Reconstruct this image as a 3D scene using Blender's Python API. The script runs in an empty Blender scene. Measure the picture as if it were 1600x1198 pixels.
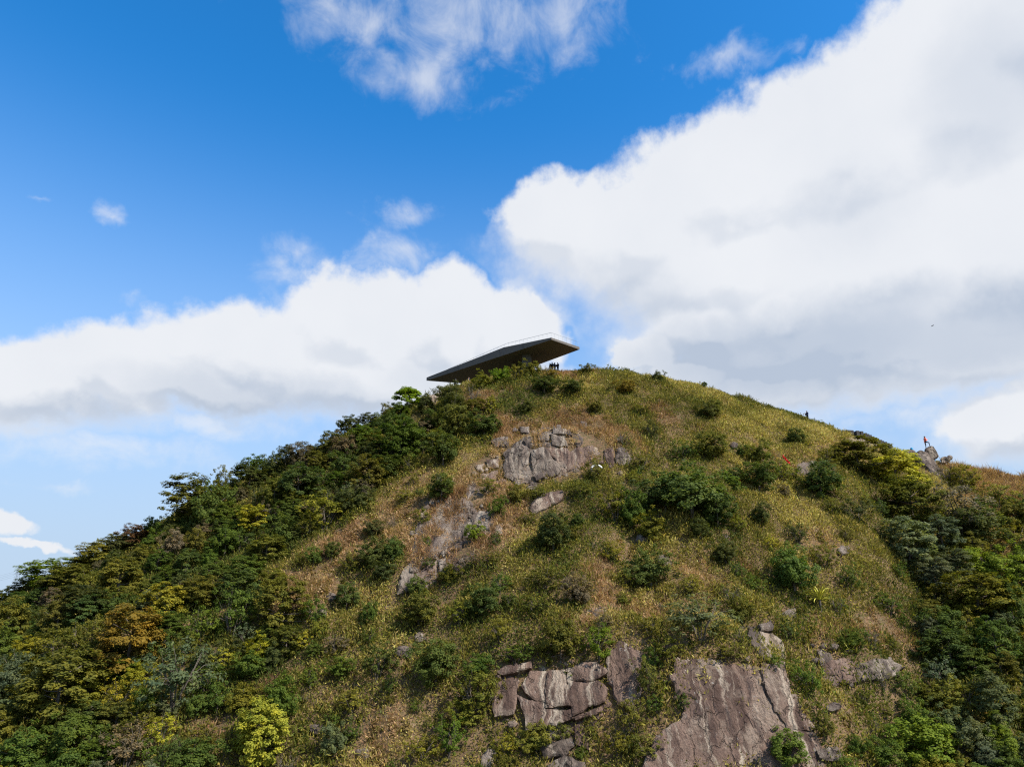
import bpy, bmesh, math, random
import numpy as np
from mathutils import Vector, Matrix

# ------------------------------------------------------------------ camera, sky, sun, exposure
sc = bpy.context.scene
COL = sc.collection
F = 1109.0                       # focal length in photo pixels (1600 wide)
PITCH = math.radians(18.0)
CP, SP = math.cos(PITCH), math.sin(PITCH)

cam_d = bpy.data.cameras.new('camera')
cam = bpy.data.objects.new('camera', cam_d)
COL.objects.link(cam)
cam.location = (0, 0, 0)
cam.rotation_euler = (math.radians(90) + PITCH, 0, 0)
cam_d.sensor_width = 36.0
cam_d.lens = 36.0 * F / 1600.0
cam_d.clip_start = 0.5
cam_d.clip_end = 20000
sc.camera = cam

SUN_DIR = Vector((0.56, -0.40, 0.72)).normalized()       # towards the sun: right, high, a little behind the camera
SUN_EL = math.asin(SUN_DIR.z)
SUN_AZ = math.atan2(SUN_DIR.x, SUN_DIR.y)                # from +Y clockwise

def srgb(r, g, b):
    f = lambda c: (c/255/12.92) if c/255 <= 0.04045 else ((c/255+0.055)/1.055)**2.4
    return (f(r), f(g), f(b), 1.0)

def pix_dir(px, py):
    u = (px-800)/F; v = (599-py)/F
    return np.array([u, CP - v*SP, SP + v*CP])

def pix_azel(px, py):
    d = pix_dir(px, py); d = d/np.linalg.norm(d)
    return math.atan2(d[0], d[1]), math.asin(d[2])

class NT:
    """small helper for node trees"""
    def __init__(s, tree): s.t = tree
    def n(s, kind, **kw):
        nd = s.t.nodes.new(kind)
        for k, v in kw.items(): setattr(nd, k, v)
        return nd
    def link(s, a, b): s.t.links.new(a, b)
    def put(s, sock, v):
        if hasattr(v, 'is_linked') or isinstance(v, bpy.types.NodeSocket): s.t.links.new(v, sock)
        else: sock.default_value = v
    def m(s, op, a, b=None, c=None, clamp=False):
        nd = s.t.nodes.new('ShaderNodeMath'); nd.operation = op; nd.use_clamp = clamp
        s.put(nd.inputs[0], a)
        if b is not None: s.put(nd.inputs[1], b)
        if c is not None: s.put(nd.inputs[2], c)
        return nd.outputs[0]
    def vm(s, op, a, b=None, out=0):
        nd = s.t.nodes.new('ShaderNodeVectorMath'); nd.operation = op
        s.put(nd.inputs[0], a)
        if b is not None: s.put(nd.inputs[1], b)
        return nd.outputs['Value'] if op in ('LENGTH', 'DOT_PRODUCT', 'DISTANCE') else nd.outputs[0]
    def step(s, x, lo, hi, a=0.0, b=1.0):
        nd = s.t.nodes.new('ShaderNodeMapRange'); nd.interpolation_type = 'SMOOTHSTEP'
        s.put(nd.inputs[0], x); nd.inputs[1].default_value = lo; nd.inputs[2].default_value = hi
        nd.inputs[3].default_value = a; nd.inputs[4].default_value = b
        return nd.outputs[0]
    def mix(s, f, a, b, blend='MIX'):
        nd = s.t.nodes.new('ShaderNodeMix'); nd.data_type = 'RGBA'; nd.blend_type = blend
        s.put(nd.inputs[0], f); s.put(nd.inputs[6], a); s.put(nd.inputs[7], b)
        return nd.outputs[2]
    def noise(s, vec, scale, detail=4, rough=0.5, dist=0.0, color=False):
        nd = s.t.nodes.new('ShaderNodeTexNoise')
        s.put(nd.inputs['Vector'], vec); nd.inputs['Scale'].default_value = scale
        nd.inputs['Detail'].default_value = detail; nd.inputs['Roughness'].default_value = rough
        nd.inputs['Distortion'].default_value = dist
        return nd.outputs['Color' if color else 0]

# cloud masses, in photo pixels: centre and radii (turned into azimuth / elevation)
CL_FIRM = [(1150,415,280,120),(1400,400,420,190),(1300,515,400,115),(1110,500,150,85),(1480,570,300,70),(1000,365,240,118),(1150,290,260,130),(1330,240,300,195),(1500,150,290,250),(1560,400,420,250),
           (1250,470,330,118),(1620,20,360,260),(885,350,122,92),(1400,540,420,85),(1900,300,500,400),
           (60,600,170,78),(190,582,150,80),(400,565,180,95),(560,512,150,112),(695,520,100,112),(800,520,88,74),
           (620,605,330,70),(330,605,220,52),(-120,600,180,90),
           (1005,552,62,48),(1050,590,140,36),(1200,605,260,42),(1570,665,130,62),(1650,650,120,90),
           (10,803,52,20),(55,838,75,9),(-60,800,100,30)]
CL_WISP = [(720,25,260,125),(560,15,180,75),(870,35,130,105),(645,105,110,65),(645,335,62,32),(475,392,62,38),
           (440,438,74,38),(640,392,88,54),(175,325,28,24),(1130,92,110,34),(1350,632,240,50),(1190,630,200,36),(1480,600,200,50),(1420,655,260,46),(1250,645,200,40),(150,700,300,40),(230,470,40,18),
           (70,296,16,10),(90,745,120,9),(300,660,330,30)]

CL_BASE = [(1230,555,430,125,.85),(1520,530,360,120,.72),(1000,470,160,60,.35),(1570,120,260,190,.38),(1330,330,200,110,.18),(430,640,380,75,.55),(120,648,200,45,.5),(720,600,200,60,.35),(1590,720,150,40,.4)]
def cloud_group():
    g = bpy.data.node_groups.new('cloud_field', 'ShaderNodeTree')
    g.interface.new_socket('P', in_out='INPUT', socket_type='NodeSocketVector')
    g.interface.new_socket('Firm', in_out='OUTPUT', socket_type='NodeSocketFloat')
    g.interface.new_socket('Wisp', in_out='OUTPUT', socket_type='NodeSocketFloat')
    g.interface.new_socket('Base', in_out='OUTPUT', socket_type='NodeSocketFloat')
    t = NT(g)
    gi = t.n('NodeGroupInput'); go = t.n('NodeGroupOutput')
    P = gi.outputs[0]
    w1 = t.noise(P, 5.0, 3, 0.5, color=True)
    w2 = t.noise(P, 22.0, 5, 0.55, color=True)
    o1 = t.vm('MULTIPLY', t.vm('SUBTRACT', w1, (0.5,0.5,0.5)), (0.10,0.07,0.0))
    o2 = t.vm('MULTIPLY', t.vm('SUBTRACT', w2, (0.5,0.5,0.5)), (0.055,0.05,0.0))
    Q = t.vm('ADD', t.vm('ADD', P, o1), o2)
    def field(lst):
        acc = None
        for (cx, cy, rx, ry) in lst:
            a, e = pix_azel(cx, cy)
            ra = abs(pix_azel(cx+rx, cy)[0]-pix_azel(cx-rx, cy)[0])/2
            re = abs(pix_azel(cx, cy-ry)[1]-pix_azel(cx, cy+ry)[1])/2
            d = t.vm('LENGTH', t.vm('MULTIPLY', t.vm('SUBTRACT', Q, (a,e,0)), (1/ra,1/re,0)))
            v = t.m('SUBTRACT', 1.0, d)
            if ry < 22: v = t.m('MULTIPLY', v, 0.6)
            acc = v if acc is None else t.m('SMOOTH_MAX', acc, v, 0.12)
        return acc
    t.link(field(CL_FIRM), go.inputs[0])
    t.link(field(CL_WISP), go.inputs[1])
    acc = None
    for (cx, cy, rx, ry, am) in CL_BASE:
        a, e = pix_azel(cx, cy)
        ra = abs(pix_azel(cx+rx, cy)[0]-pix_azel(cx-rx, cy)[0])/2; re = abs(pix_azel(cx, cy-ry)[1]-pix_azel(cx, cy+ry)[1])/2
        d = t.vm('LENGTH', t.vm('MULTIPLY', t.vm('SUBTRACT', Q, (a,e,0)), (1/ra,1/re,0)))
        v = t.step(d, 1.0, 0.25, 0.0, am)
        acc = v if acc is None else t.m('SMOOTH_MAX', acc, v, 0.1)
    t.link(acc, go.inputs[2])
    return g

world = bpy.data.worlds.new('World'); sc.world = world
world.use_nodes = True
world.node_tree.nodes.clear()
t = NT(world.node_tree)
sky = t.n('ShaderNodeTexSky'); sky.sky_type = 'NISHITA'; sky.sun_disc = False
sky.sun_elevation = SUN_EL; sky.sun_rotation = SUN_AZ
sky.altitude = 400; sky.air_density = 1.0; sky.dust_density = 0.6; sky.ozone_density = 2.2
tc = t.n('ShaderNodeTexCoord')
D = tc.outputs['Generated']
sx = t.n('ShaderNodeSeparateXYZ'); t.link(D, sx.inputs[0])
az = t.m('ARCTAN2', sx.outputs[0], sx.outputs[1])
el = t.m('ARCSINE', sx.outputs[2])
cx_ = t.n('ShaderNodeCombineXYZ'); t.link(az, cx_.inputs[0]); t.link(el, cx_.inputs[1])
P = cx_.outputs[0]
G = cloud_group()
def cl(vec):
    nd = t.n('ShaderNodeGroup'); nd.node_tree = G; t.link(vec, nd.inputs[0]); return nd.outputs[0], nd.outputs[1], nd.outputs[2]
firm, wisp, cbase = cl(P)
firm_up, _, _ = cl(t.vm('ADD', P, (0.015, 0.035, 0.0)))
fb = t.m('SUBTRACT', t.noise(P, 17.0, 9, 0.60), 0.5)
fb2 = t.m('SUBTRACT', t.noise(t.vm('MULTIPLY', P, (1.0,1.25,1.0)), 11.0, 8, 0.62, 0.4), 0.5)
# far outside the picture the cloud field simply goes on
gen = t.noise(D, 2.3, 7, 0.55)
outm = t.m('MAXIMUM', t.step(t.m('ABSOLUTE', az), 0.80, 1.15), t.step(el, 0.85, 1.1))
outm = t.m('MULTIPLY', outm, t.step(el, 0.0, 0.12))
gen_a = t.m('MULTIPLY', t.step(gen, 0.50, 0.66), outm)
dens = t.m('ADD', firm, t.m('MULTIPLY', fb, 0.52))
fb_hi = t.m('SUBTRACT', t.noise(P, 48.0, 6, 0.62), 0.5)
dens = t.m('ADD', dens, t.m('MULTIPLY', fb_hi, 0.16))
low = t.step(t.m('SUBTRACT', firm_up, firm), -0.05, 0.12)
a_crisp = t.step(dens, -0.07, 0.24); a_soft = t.step(dens, -0.30, 0.42)
a_f = t.m('MULTIPLY', t.m('ADD', t.m('MULTIPLY', a_crisp, t.m('SUBTRACT', 1.0, low)), t.m('MULTIPLY', a_soft, low)), 0.98)
a_w = t.m('MULTIPLY', t.step(t.m('ADD', wisp, t.m('MULTIPLY', fb2, 2.9)), -0.05, 1.55), 0.66)
alpha = t.m('MAXIMUM', t.m('MAXIMUM', a_f, a_w), gen_a)
# thickness above a point greys it: sunlit tops, soft grey bases
lump = t.m('SUBTRACT', t.noise(P, 7.0, 5, 0.5), 0.5)
edge_sh = t.m('MULTIPLY', t.step(t.m('SUBTRACT', firm_up, firm), 0.0, 0.35), 0.35)
shade = t.m('ADD', t.m('ADD', cbase, edge_sh), t.m('MULTIPLY', lump, 0.30), clamp=True)
shade = t.m('MULTIPLY', shade, a_f)
c_cloud = t.mix(shade, (3.36, 3.44, 3.58, 1), (1.86, 2.16, 2.64, 1))
skyc = t.n('ShaderNodeHueSaturation'); skyc.inputs['Saturation'].default_value = 1.26
skyc.inputs['Value'].default_value = 0.96
t.link(t.mix(1.0, sky.outputs[0], (0.80, 0.96, 1.06, 1), 'MULTIPLY'), skyc.inputs['Color'])
hz = t.m('MULTIPLY', t.step(el, 0.72, 0.02), 0.97)
hz = t.m('POWER', hz, 1.25)
skyh = t.mix(hz, skyc.outputs[0], (1.95, 2.45, 3.18, 1))
col = t.mix(alpha, skyh, c_cloud)
bg = t.n('ShaderNodeBackground'); t.link(col, bg.inputs[0]); bg.inputs[1].default_value = 0.15
wo = t.n('ShaderNodeOutputWorld'); t.link(bg.outputs[0], wo.inputs[0])
world.cycles.sampling_method = 'MANUAL'; world.cycles.sample_map_resolution = 512

sun_d = bpy.data.lights.new('sun', 'SUN'); sun_d.energy = 4.7; sun_d.angle = math.radians(0.53); sun_d.color = (1.0, 0.955, 0.88)
sun = bpy.data.objects.new('sun', sun_d); COL.objects.link(sun)
sun.rotation_euler = SUN_DIR.to_track_quat('Z', 'Y').to_euler()
sun.location = SUN_DIR * 300

sc.view_settings.view_transform = 'Standard'
sc.view_settings.look = 'None'
sc.view_settings.exposure = 0.78
sc.view_settings.gamma = 1.0
sc.view_settings.use_curve_mapping = False
sc.cycles.use_denoising = False; sc.cycles.pixel_filter_type = 'BLACKMAN_HARRIS'; sc.cycles.filter_width = 1.2
sc.cycles.max_bounces = 6; sc.cycles.diffuse_bounces = 3; sc.cycles.glossy_bounces = 2
sc.cycles.transmission_bounces = 3; sc.cycles.transparent_max_bounces = 4

# ------------------------------------------------------------------ helpers
RNG = np.random.default_rng(11)

def tag(o, label=None, cat=None, group=None, kind=None):
    if label: o['label'] = label
    if cat: o['category'] = cat
    if group: o['group'] = group
    if kind: o['kind'] = kind
    return o

def mesh_np(name, V, Fc, smooth=False):
    """V (n,3); Fc (m,k) all of the same size k"""
    me = bpy.data.meshes.new(name)
    V = np.ascontiguousarray(V, dtype=np.float32); Fc = np.ascontiguousarray(Fc, dtype=np.int32)
    k = Fc.shape[1]
    me.vertices.add(len(V)); me.vertices.foreach_set('co', V.ravel())
    me.loops.add(Fc.size); me.loops.foreach_set('vertex_index', Fc.ravel())
    me.polygons.add(len(Fc)); me.polygons.foreach_set('loop_start', np.arange(len(Fc), dtype=np.int32)*k)
    if smooth: me.polygons.foreach_set('use_smooth', np.ones(len(Fc), dtype=bool))
    me.update(calc_edges=True)
    return me

def face_attr(me, name, arr):
    arr = np.asarray(arr, dtype=np.float32)
    if arr.ndim == 1:
        a = me.attributes.new(name, 'FLOAT', 'FACE'); a.data.foreach_set('value', arr)
    else:
        a = me.attributes.new(name, 'FLOAT_COLOR', 'FACE')
        if arr.shape[1] == 3: arr = np.concatenate([arr, np.ones((len(arr),1), np.float32)], 1)
        a.data.foreach_set('color', np.ascontiguousarray(arr).ravel())

def ob(name, me, parent=None, mat=None, loc=None):
    o = bpy.data.objects.new(name, me); COL.objects.link(o)
    if mat is not None and me is not None and len(me.materials) == 0: me.materials.append(mat)
    if parent is not None: o.parent = parent
    if loc is not None: o.location = loc
    return o

def empty(name, loc, label=None, cat=None, group=None):
    o = bpy.data.objects.new(name, None); COL.objects.link(o); o.location = loc
    o.empty_display_size = 0.3
    return tag(o, label, cat, group)

class MB:
    """collects boxes / tubes into one mesh"""
    def __init__(s): s.v = []; s.f = []
    def tube(s, pts, rad, n=6, cap=True):
        pts = [Vector(p) for p in pts]
        if not hasattr(rad, '__len__'): rad = [rad]*len(pts)
        base = len(s.v)
        ref = Vector((0.31, 0.17, 0.93))
        for i, p in enumerate(pts):
            a = pts[max(0, i-1)]; b = pts[min(len(pts)-1, i+1)]
            d = (b-a).normalized()
            r = ref if abs(d.dot(ref)) < 0.95 else Vector((1,0,0))
            u = d.cross(r).normalized(); w = d.cross(u)
            for k in range(n):
                an = 2*math.pi*k/n
                s.v.append(tuple(p + (u*math.cos(an) + w*math.sin(an))*rad[i]))
        for i in range(len(pts)-1):
            for k in range(n):
                k2 = (k+1) % n
                s.f.append((base+i*n+k, base+i*n+k2, base+(i+1)*n+k2, base+(i+1)*n+k))
        if cap:
            s.f.append(tuple(base+k for k in reversed(range(n))))
            s.f.append(tuple(base+(len(pts)-1)*n+k for k in range(n)))
        return s
    def box(s, c, size, rot=None):
        b = len(s.v); R = rot or Matrix.Identity(3)
        for sxx in (-1,1):
            for syy in (-1,1):
                for szz in (-1,1):
                    s.v.append(tuple(Vector(c) + R @ Vector((sxx*size[0]/2, syy*size[1]/2, szz*size[2]/2))))
        for f in ((0,1,3,2),(4,6,7,5),(0,4,5,1),(2,3,7,6),(0,2,6,4),(1,5,7,3)): s.f.append(tuple(b+i for i in f))
        return s
    def build(s, name, mat, parent=None, loc=None, smooth=False, bevel=0.0):
        me = bpy.data.meshes.new(name); me.from_pydata(s.v, [], s.f)
        if smooth:
            for p in me.polygons: p.use_smooth = True
        if bevel:
            bm = bmesh.new(); bm.from_mesh(me)
            bmesh.ops.bevel(bm, geom=bm.edges[:], offset=bevel, segments=1, affect='EDGES'); bm.to_mesh(me); bm.free()
        me.update()
        return ob(name, me, parent, mat, loc)

# value noise
_T = RNG.random((256,256)).astype(np.float64)
def vnoise(x, y):
    xi = np.floor(x).astype(np.int64); yi = np.floor(y).astype(np.int64)
    fx = x-xi; fy = y-yi
    fx = fx*fx*fx*(fx*(fx*6-15)+10); fy = fy*fy*fy*(fy*(fy*6-15)+10)
    a = _T[xi & 255, yi & 255]; b = _T[(xi+1) & 255, yi & 255]
    c = _T[xi & 255, (yi+1) & 255]; d = _T[(xi+1) & 255, (yi+1) & 255]
    return (a*(1-fx)+b*fx)*(1-fy) + (c*(1-fx)+d*fx)*fy - 0.5
def fbm(x, y, scale, octv=4, gain=0.5):
    x = np.asarray(x, float)/scale; y = np.asarray(y, float)/scale
    r = 0; a = 1.0
    for k in range(octv):
        r = r + a*vnoise(x+17.3*k, y+9.1*k); x = x*2.03; y = y*2.03; a *= gain
    return r
def sstep(x, a, b):
    t_ = np.clip((x-a)/(b-a), 0, 1); return t_*t_*(3-2*t_)

# ------------------------------------------------------------------ the hill
SIL = [(-900,1330,70),(-500,1170,78),(-250,1060,84),(0,950,88),(100,897,90),(200,852,92),(300,792,95),(400,746,97),(500,700,100),
       (560,672,102),(620,642,104),(660,622,106),(700,604,107),(760,591,107),(830,579,107),(880,577,107),(940,575,107),
       (1000,583,107),(1050,592,107),(1100,603,107),(1150,617,107),(1200,631,107),(1250,647,107),(1300,666,107),(1350,685,107),
       (1400,702,107),(1440,712,106),(1480,720,105),(1530,728,103),(1600,741,100),(1750,788,96),(2000,880,90),(2400,1010,80)]
_r = []
for (px, py, Y) in SIL:
    py = py + (6 if 650 < px else 0)
    d = pix_dir(px, py); _r.append(d*(Y/d[1]))
_r = np.array(_r)
_xs = np.linspace(-140, 160, 1201)
_ry = np.interp(_xs, _r[:,0], _r[:,1]); _rz = np.interp(_xs, _r[:,0], _r[:,2])
_k = np.exp(-np.linspace(-2.5,2.5,25)**2/2); _k /= _k.sum()
def _sm(a):
    p = np.concatenate([np.full(12,a[0]), a, np.full(12,a[-1])]); return np.convolve(p, _k, 'valid')
_ry = _sm(_ry); _rz = _sm(_rz)
BUMPS = []      # (x, y, half-width x, half-depth y, amplitude): local steps that make cliffs with a ledge above
GULLY = []      # polyline in x,y, width, depth

def hill_z(x, y, detail=True):
    x = np.asarray(x, float); y = np.asarray(y, float)
    Yr = np.interp(x, _xs, _ry); Zr = np.interp(x, _xs, _rz)
    over = np.maximum(np.abs(x)-130, 0); Zr = Zr - over*0.45
    d = Yr - y
    side = sstep(x, -45, -10)                       # gentler on the wooded left flank
    smax = 0.70 + 0.24*side
    s0 = 0.45; w = 9.0
    df = np.maximum(d, 0)
    g = s0*df + (smax-s0)*(df - w*(1-np.exp(-df/w)))
    db = np.maximum(-d, 0)
    flat = np.exp(-((x+2)/16.0)**2)*15              # summit shelf behind the edge
    h = 0.03*db + 0.55*(np.maximum(db-flat-1.0, 0))
    z = Zr - g - h
    for (bx, by, hx, hy, A) in BUMPS:
        v = (by-y)/hy
        z = z + A*(-v)*np.exp(-v*v)*np.exp(-np.abs((x-bx)/hx)**3)
    for (pl, wd, dp) in GULLY:
        best = np.full(z.shape, 1e9)
        for (a, b) in zip(pl[:-1], pl[1:]):
            ax, ay = a; bx, by = b; ex, ey = bx-ax, by-ay; L = ex*ex+ey*ey
            s_ = np.clip(((x-ax)*ex+(y-ay)*ey)/L, 0, 1)
            best = np.minimum(best, np.hypot(x-ax-s_*ex, y-ay-s_*ey))
        z = z - dp*np.exp(-(best/wd)**2)
    if detail:
        edge = 0.25 + 0.75*sstep(np.abs(d), 0.5, 8)
        z = z + edge*(1.5*fbm(x, y, 13, 3) + 0.55*fbm(x+50, y, 3.1, 3)) + 0.12*fbm(x, y+9, 0.9, 2)
    return np.logaddexp(z/6.0, -110/6.0)*6.0        # runs out into the valley floor

GX0, GX1, GY0, GY1, GS = -110.0, 110.0, 25.0, 135.0, 0.25
class Grid:
    def __init__(s):
        s.x = np.arange(GX0, GX1+GS/2, GS); s.y = np.arange(GY0, GY1+GS/2, GS)
        X, Y = np.meshgrid(s.x, s.y, indexing='ij'); s.z = hill_z(X, Y)
    def __call__(s, x, y):
        u = np.clip((np.asarray(x)-GX0)/GS, 0, len(s.x)-1.001); v = np.clip((np.asarray(y)-GY0)/GS, 0, len(s.y)-1.001)
        i = u.astype(int); j = v.astype(int); fu = u-i; fv = v-j
        return (s.z[i,j]*(1-fu)+s.z[i+1,j]*fu)*(1-fv) + (s.z[i,j+1]*(1-fu)+s.z[i+1,j+1]*fu)*fv
    def normal(s, x, y, e=0.6):
        dx = (s(x+e,y)-s(x-e,y))/(2*e); dy = (s(x,y+e)-s(x,y-e))/(2*e)
        n = np.stack([-dx,-dy,np.ones_like(dx)],-1); return n/np.linalg.norm(n,axis=-1,keepdims=True)
def cast(px, py, grid):
    """picture point -> point on the hillside"""
    px = np.atleast_1d(np.asarray(px,float)); py = np.atleast_1d(np.asarray(py,float))
    u = (px-800)/F; v = (599-py)/F
    dx = u; dy = CP - v*SP; dz = SP + v*CP
    Ys = np.arange(30, 130, 0.2)
    tt = Ys[None,:]/dy[:,None]
    diff = dz[:,None]*tt - grid(dx[:,None]*tt, np.broadcast_to(Ys,(len(px),len(Ys))))
    hit = diff < 0
    k = np.where(hit.any(1), hit.argmax(1), -1)
    k2 = np.clip(k, 1, None)
    r = np.arange(len(px))
    a = diff[r,k2-1]; b = diff[r,k2]
    fr = np.clip(a/(a-b+1e-9), 0, 1)
    Y = Ys[k2-1] + fr*0.2
    Yr = 106.0
    Y = np.where(k > 0, Y, Yr)
    T = Y/dy
    x = dx*T
    z = np.where(k > 0, dz*T, grid(x, Y))
    return np.stack([x, Y, z], 1)
def project(p):
    p = np.asarray(p); xr = p[...,0]; fw = p[...,1]*CP + p[...,2]*SP; up = -p[...,1]*SP + p[...,2]*CP
    return 800 + F*xr/fw, 599 - F*up/fw, fw
def at(px, py, Y):
    d = pix_dir(px, py); return d*(Y/d[1])

g0 = Grid()
for (px, py, hx, hy, A) in [(885,715,9,3.2,3.2),(850,1095,6.0,3.4,3.6),(1140,1120,8.5,4.0,4.6),(690,900,5,2.4,1.8),
                            (1340,1050,5,2.2,2.0),(975,1060,3,2.6,2.0),(1195,1000,2.4,2.0,1.8),(700,790,5,2.0,1.2),(855,790,3.5,2,1.3)]:
    c = cast(px, py, g0)[0]; BUMPS.append((c[0], c[1], hx, hy, A))
for (pl, wd, dp) in [([(1395,790),(1440,900),(1452,1010),(1445,1120),(1440,1230)], 3.0, 2.6), ([(985,790),(985,850),(1000,930)], 2.6, 1.5),
                     ([(330,860),(260,930),(200,990),(120,1100)], 4.0, 1.2)]:
    c = cast([p[0] for p in pl], [p[1] for p in pl], g0); GULLY.append(([(q[0],q[1]) for q in c], wd, dp))
GRID = Grid()

def mat_new(name):
    m = bpy.data.materials.new(name); m.use_nodes = True; m.node_tree.nodes.clear(); return m, NT(m.node_tree)
def finish(t, surf): o = t.n('ShaderNodeOutputMaterial'); t.link(surf, o.inputs[0])
def principled(t, color, rough=0.8, spec=0.3, normal=None, metal=0.0):
    b = t.n('ShaderNodeBsdfPrincipled'); t.put(b.inputs['Base Color'], color); t.put(b.inputs['Roughness'], rough)
    b.inputs['Specular IOR Level'].default_value = spec; b.inputs['Metallic'].default_value = metal
    if normal is not None: t.link(normal, b.inputs['Normal'])
    return b.outputs[0]
def bump(t, h, strength=0.5, dist=0.1):
    b = t.n('ShaderNodeBump'); b.inputs['Strength'].default_value = strength; b.inputs['Distance'].default_value = dist
    t.link(h, b.inputs['Height']); return b.outputs[0]
def pos(t): return t.n('ShaderNodeNewGeometry').outputs['Position']

# soil under the scrub
M_soil, t = mat_new('soil')
p_ = pos(t)
c = t.mix(t.step(t.noise(p_, 0.35, 5, 0.6), 0.35, 0.65), (0.115,0.074,0.042,1), (0.19,0.120,0.066,1))
c = t.mix(t.step(t.noise(p_, 3.5, 4, 0.6), 0.45, 0.7), c, (0.075,0.070,0.025,1))
c = t.mix(t.m('MULTIPLY', t.step(t.noise(p_, 1.1, 6, 0.65), 0.58, 0.72), 0.7), c, (0.24,0.17,0.105,1))
finish(t, principled(t, c, 0.95, 0.1, bump(t, t.noise(p_, 6, 6, 0.7), 0.8, 0.2)))

xs = np.concatenate([np.linspace(-320,-112,53)[:-1], np.arange(-112,112.1,0.45), np.linspace(112,320,53)[1:]])
ys = np.concatenate([np.linspace(-160,30,48)[:-1], np.arange(30,125.1,0.45), np.linspace(125,380,52)[1:]])
X, Y = np.meshgrid(xs, ys, indexing='ij')
Z = hill_z(X, Y)
nx, ny = X.shape
idx = np.arange(nx*ny).reshape(nx, ny)
Fq = np.stack([idx[:-1,:-1], idx[1:,:-1], idx[1:,1:], idx[:-1,1:]], -1).reshape(-1,4)
hill = ob('hill', mesh_np('hill', np.stack([X,Y,Z],-1).reshape(-1,3), Fq, True), None, M_soil)
tag(hill, 'steep brown hillside of soil beneath the scrub', kind='structure')

M_far, t = mat_new('valley')
p_ = pos(t)
c = t.mix(t.step(t.noise(p_, 0.004, 5, 0.6), 0.4, 0.6), (0.045,0.065,0.028,1), (0.09,0.095,0.05,1))
finish(t, principled(t, c, 0.95, 0.1))
me = bpy.data.meshes.new('ground'); R = 12000; n = 96
me.from_pydata([(R*math.cos(2*math.pi*i/n), R*math.sin(2*math.pi*i/n), -112.0) for i in range(n)], [], [tuple(range(n))])
tag(ob('ground', me, None, M_far), 'green valley floor reaching to the horizon', kind='structure')

# far ridge that carries the transmission tower
tw = at(22, 922, 950.0)
rr = np.linspace(0, 1, 26); th = np.linspace(0, 2*math.pi, 61)[:-1]
Rr, Th = np.meshgrid(rr, th, indexing='ij')
xx = tw[0]+70 + Rr*np.cos(Th)*380; yy = tw[1]+20 + Rr*np.sin(Th)*300
zz = -116 + (tw[2]-3+116)*np.exp(-(Rr*1.9)**2)*1.04 + 10*fbm(xx, yy, 90, 3)*(Rr*(1-Rr))*3
idx = np.arange(26*60).reshape(26,60)
Fq = np.stack([idx[:-1,:], idx[1:,:], np.roll(idx,-1,1)[1:,:], np.roll(idx,-1,1)[:-1,:]], -1).reshape(-1,4)
tag(ob('distant_ridge', mesh_np('distant_ridge', np.stack([xx,yy,zz],-1).reshape(-1,3), Fq, True), None, M_far), 'far green ridge behind the left slope', kind='structure')

# ------------------------------------------------------------------ rock
def rock_mat(name, base, dark, pale, streak=1.0, cr=0.8):
    m, t = mat_new(name)
    p_ = pos(t)
    pw_ = t.vm('ADD', p_, t.vm('MULTIPLY', t.vm('SUBTRACT', t.noise(p_, 0.5, 4, 0.6, color=True), (0.5,0.5,0.5)), (1.6,1.6,1.6)))
    ps = t.vm('MULTIPLY', pw_, (0.8, 0.10, 0.10))
    s1 = t.noise(ps, 1.0, 7, 0.6, 0.6)
    c = t.mix(t.step(s1, 0.41, 0.58), dark, base)
    s2 = t.noise(t.vm('ADD', ps, (7.3,2.0,1.0)), 1.3, 8, 0.66, 0.9)
    c = t.mix(t.m('MULTIPLY', t.step(s2, 0.51, 0.64), 0.9*streak), c, pale)
    bl = t.noise(p_, 0.33, 6, 0.62)
    c = t.mix(t.m('MULTIPLY', t.step(bl, 0.50, 0.64), 0.6), c, t.mix(0.5, pale, base))
    fine = t.noise(p_, 5.0, 9, 0.75)
    c = t.mix(t.m('MULTIPLY', t.step(fine, 0.52, 0.30), 0.6), c, (0.03,0.024,0.022,1))
    dk = t.noise(t.vm('MULTIPLY', pw_, (1.1,0.16,0.16)), 1.6, 6, 0.62, 0.5)
    c = t.mix(t.m('MULTIPLY', t.step(dk, 0.55, 0.68), 0.75), c, (0.045,0.033,0.031,1))
    vo = t.n('ShaderNodeTexVoronoi', feature='DISTANCE_TO_EDGE'); vo.inputs['Scale'].default_value = 0.55
    t.link(t.vm('ADD', t.vm('MULTIPLY', p_, (1.0,0.5,0.6)), t.vm('MULTIPLY', t.noise(p_, 1.2, 4, 0.6, color=True), (0.9,0.9,0.9))), vo.inputs['Vector'])
    crack = t.m('MULTIPLY', t.step(vo.outputs[0], 0.026, 0.005), t.step(t.noise(p_, 0.4, 3, 0.5), 0.42, 0.60))
    c = t.mix(t.m('MULTIPLY', crack, cr), c, (0.018,0.014,0.013,1))
    li = t.noise(t.vm('ADD', p_, (30,0,0)), 2.6, 6, 0.7)
    c = t.mix(t.m('MULTIPLY', t.step(li, 0.62, 0.70), 0.5), c, (0.42,0.40,0.36,1))
    h = t.m('ADD', t.m('MULTIPLY', fine, 0.5), t.m('MULTIPLY', t.noise(ps, 4.0, 6, 0.65), 0.7))
    h = t.m('SUBTRACT', h, t.m('MULTIPLY', crack, 0.6))
    finish(t, principled(t, c, 0.9, 0.10, bump(t, h, 1.0, 0.4)))
    return m
M_slab = rock_mat('brown_granite', (0.182,0.120,0.090,1), (0.078,0.049,0.038,1), (0.42,0.345,0.262,1), 1.0, 0.3)
M_grey = rock_mat('grey_granite', (0.158,0.120,0.094,1), (0.076,0.057,0.046,1), (0.35,0.29,0.225,1), 0.85)
M_tan = rock_mat('tan_granite', (0.27,0.205,0.150,1), (0.17,0.125,0.09,1), (0.42,0.35,0.27,1), 0.6)

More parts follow.
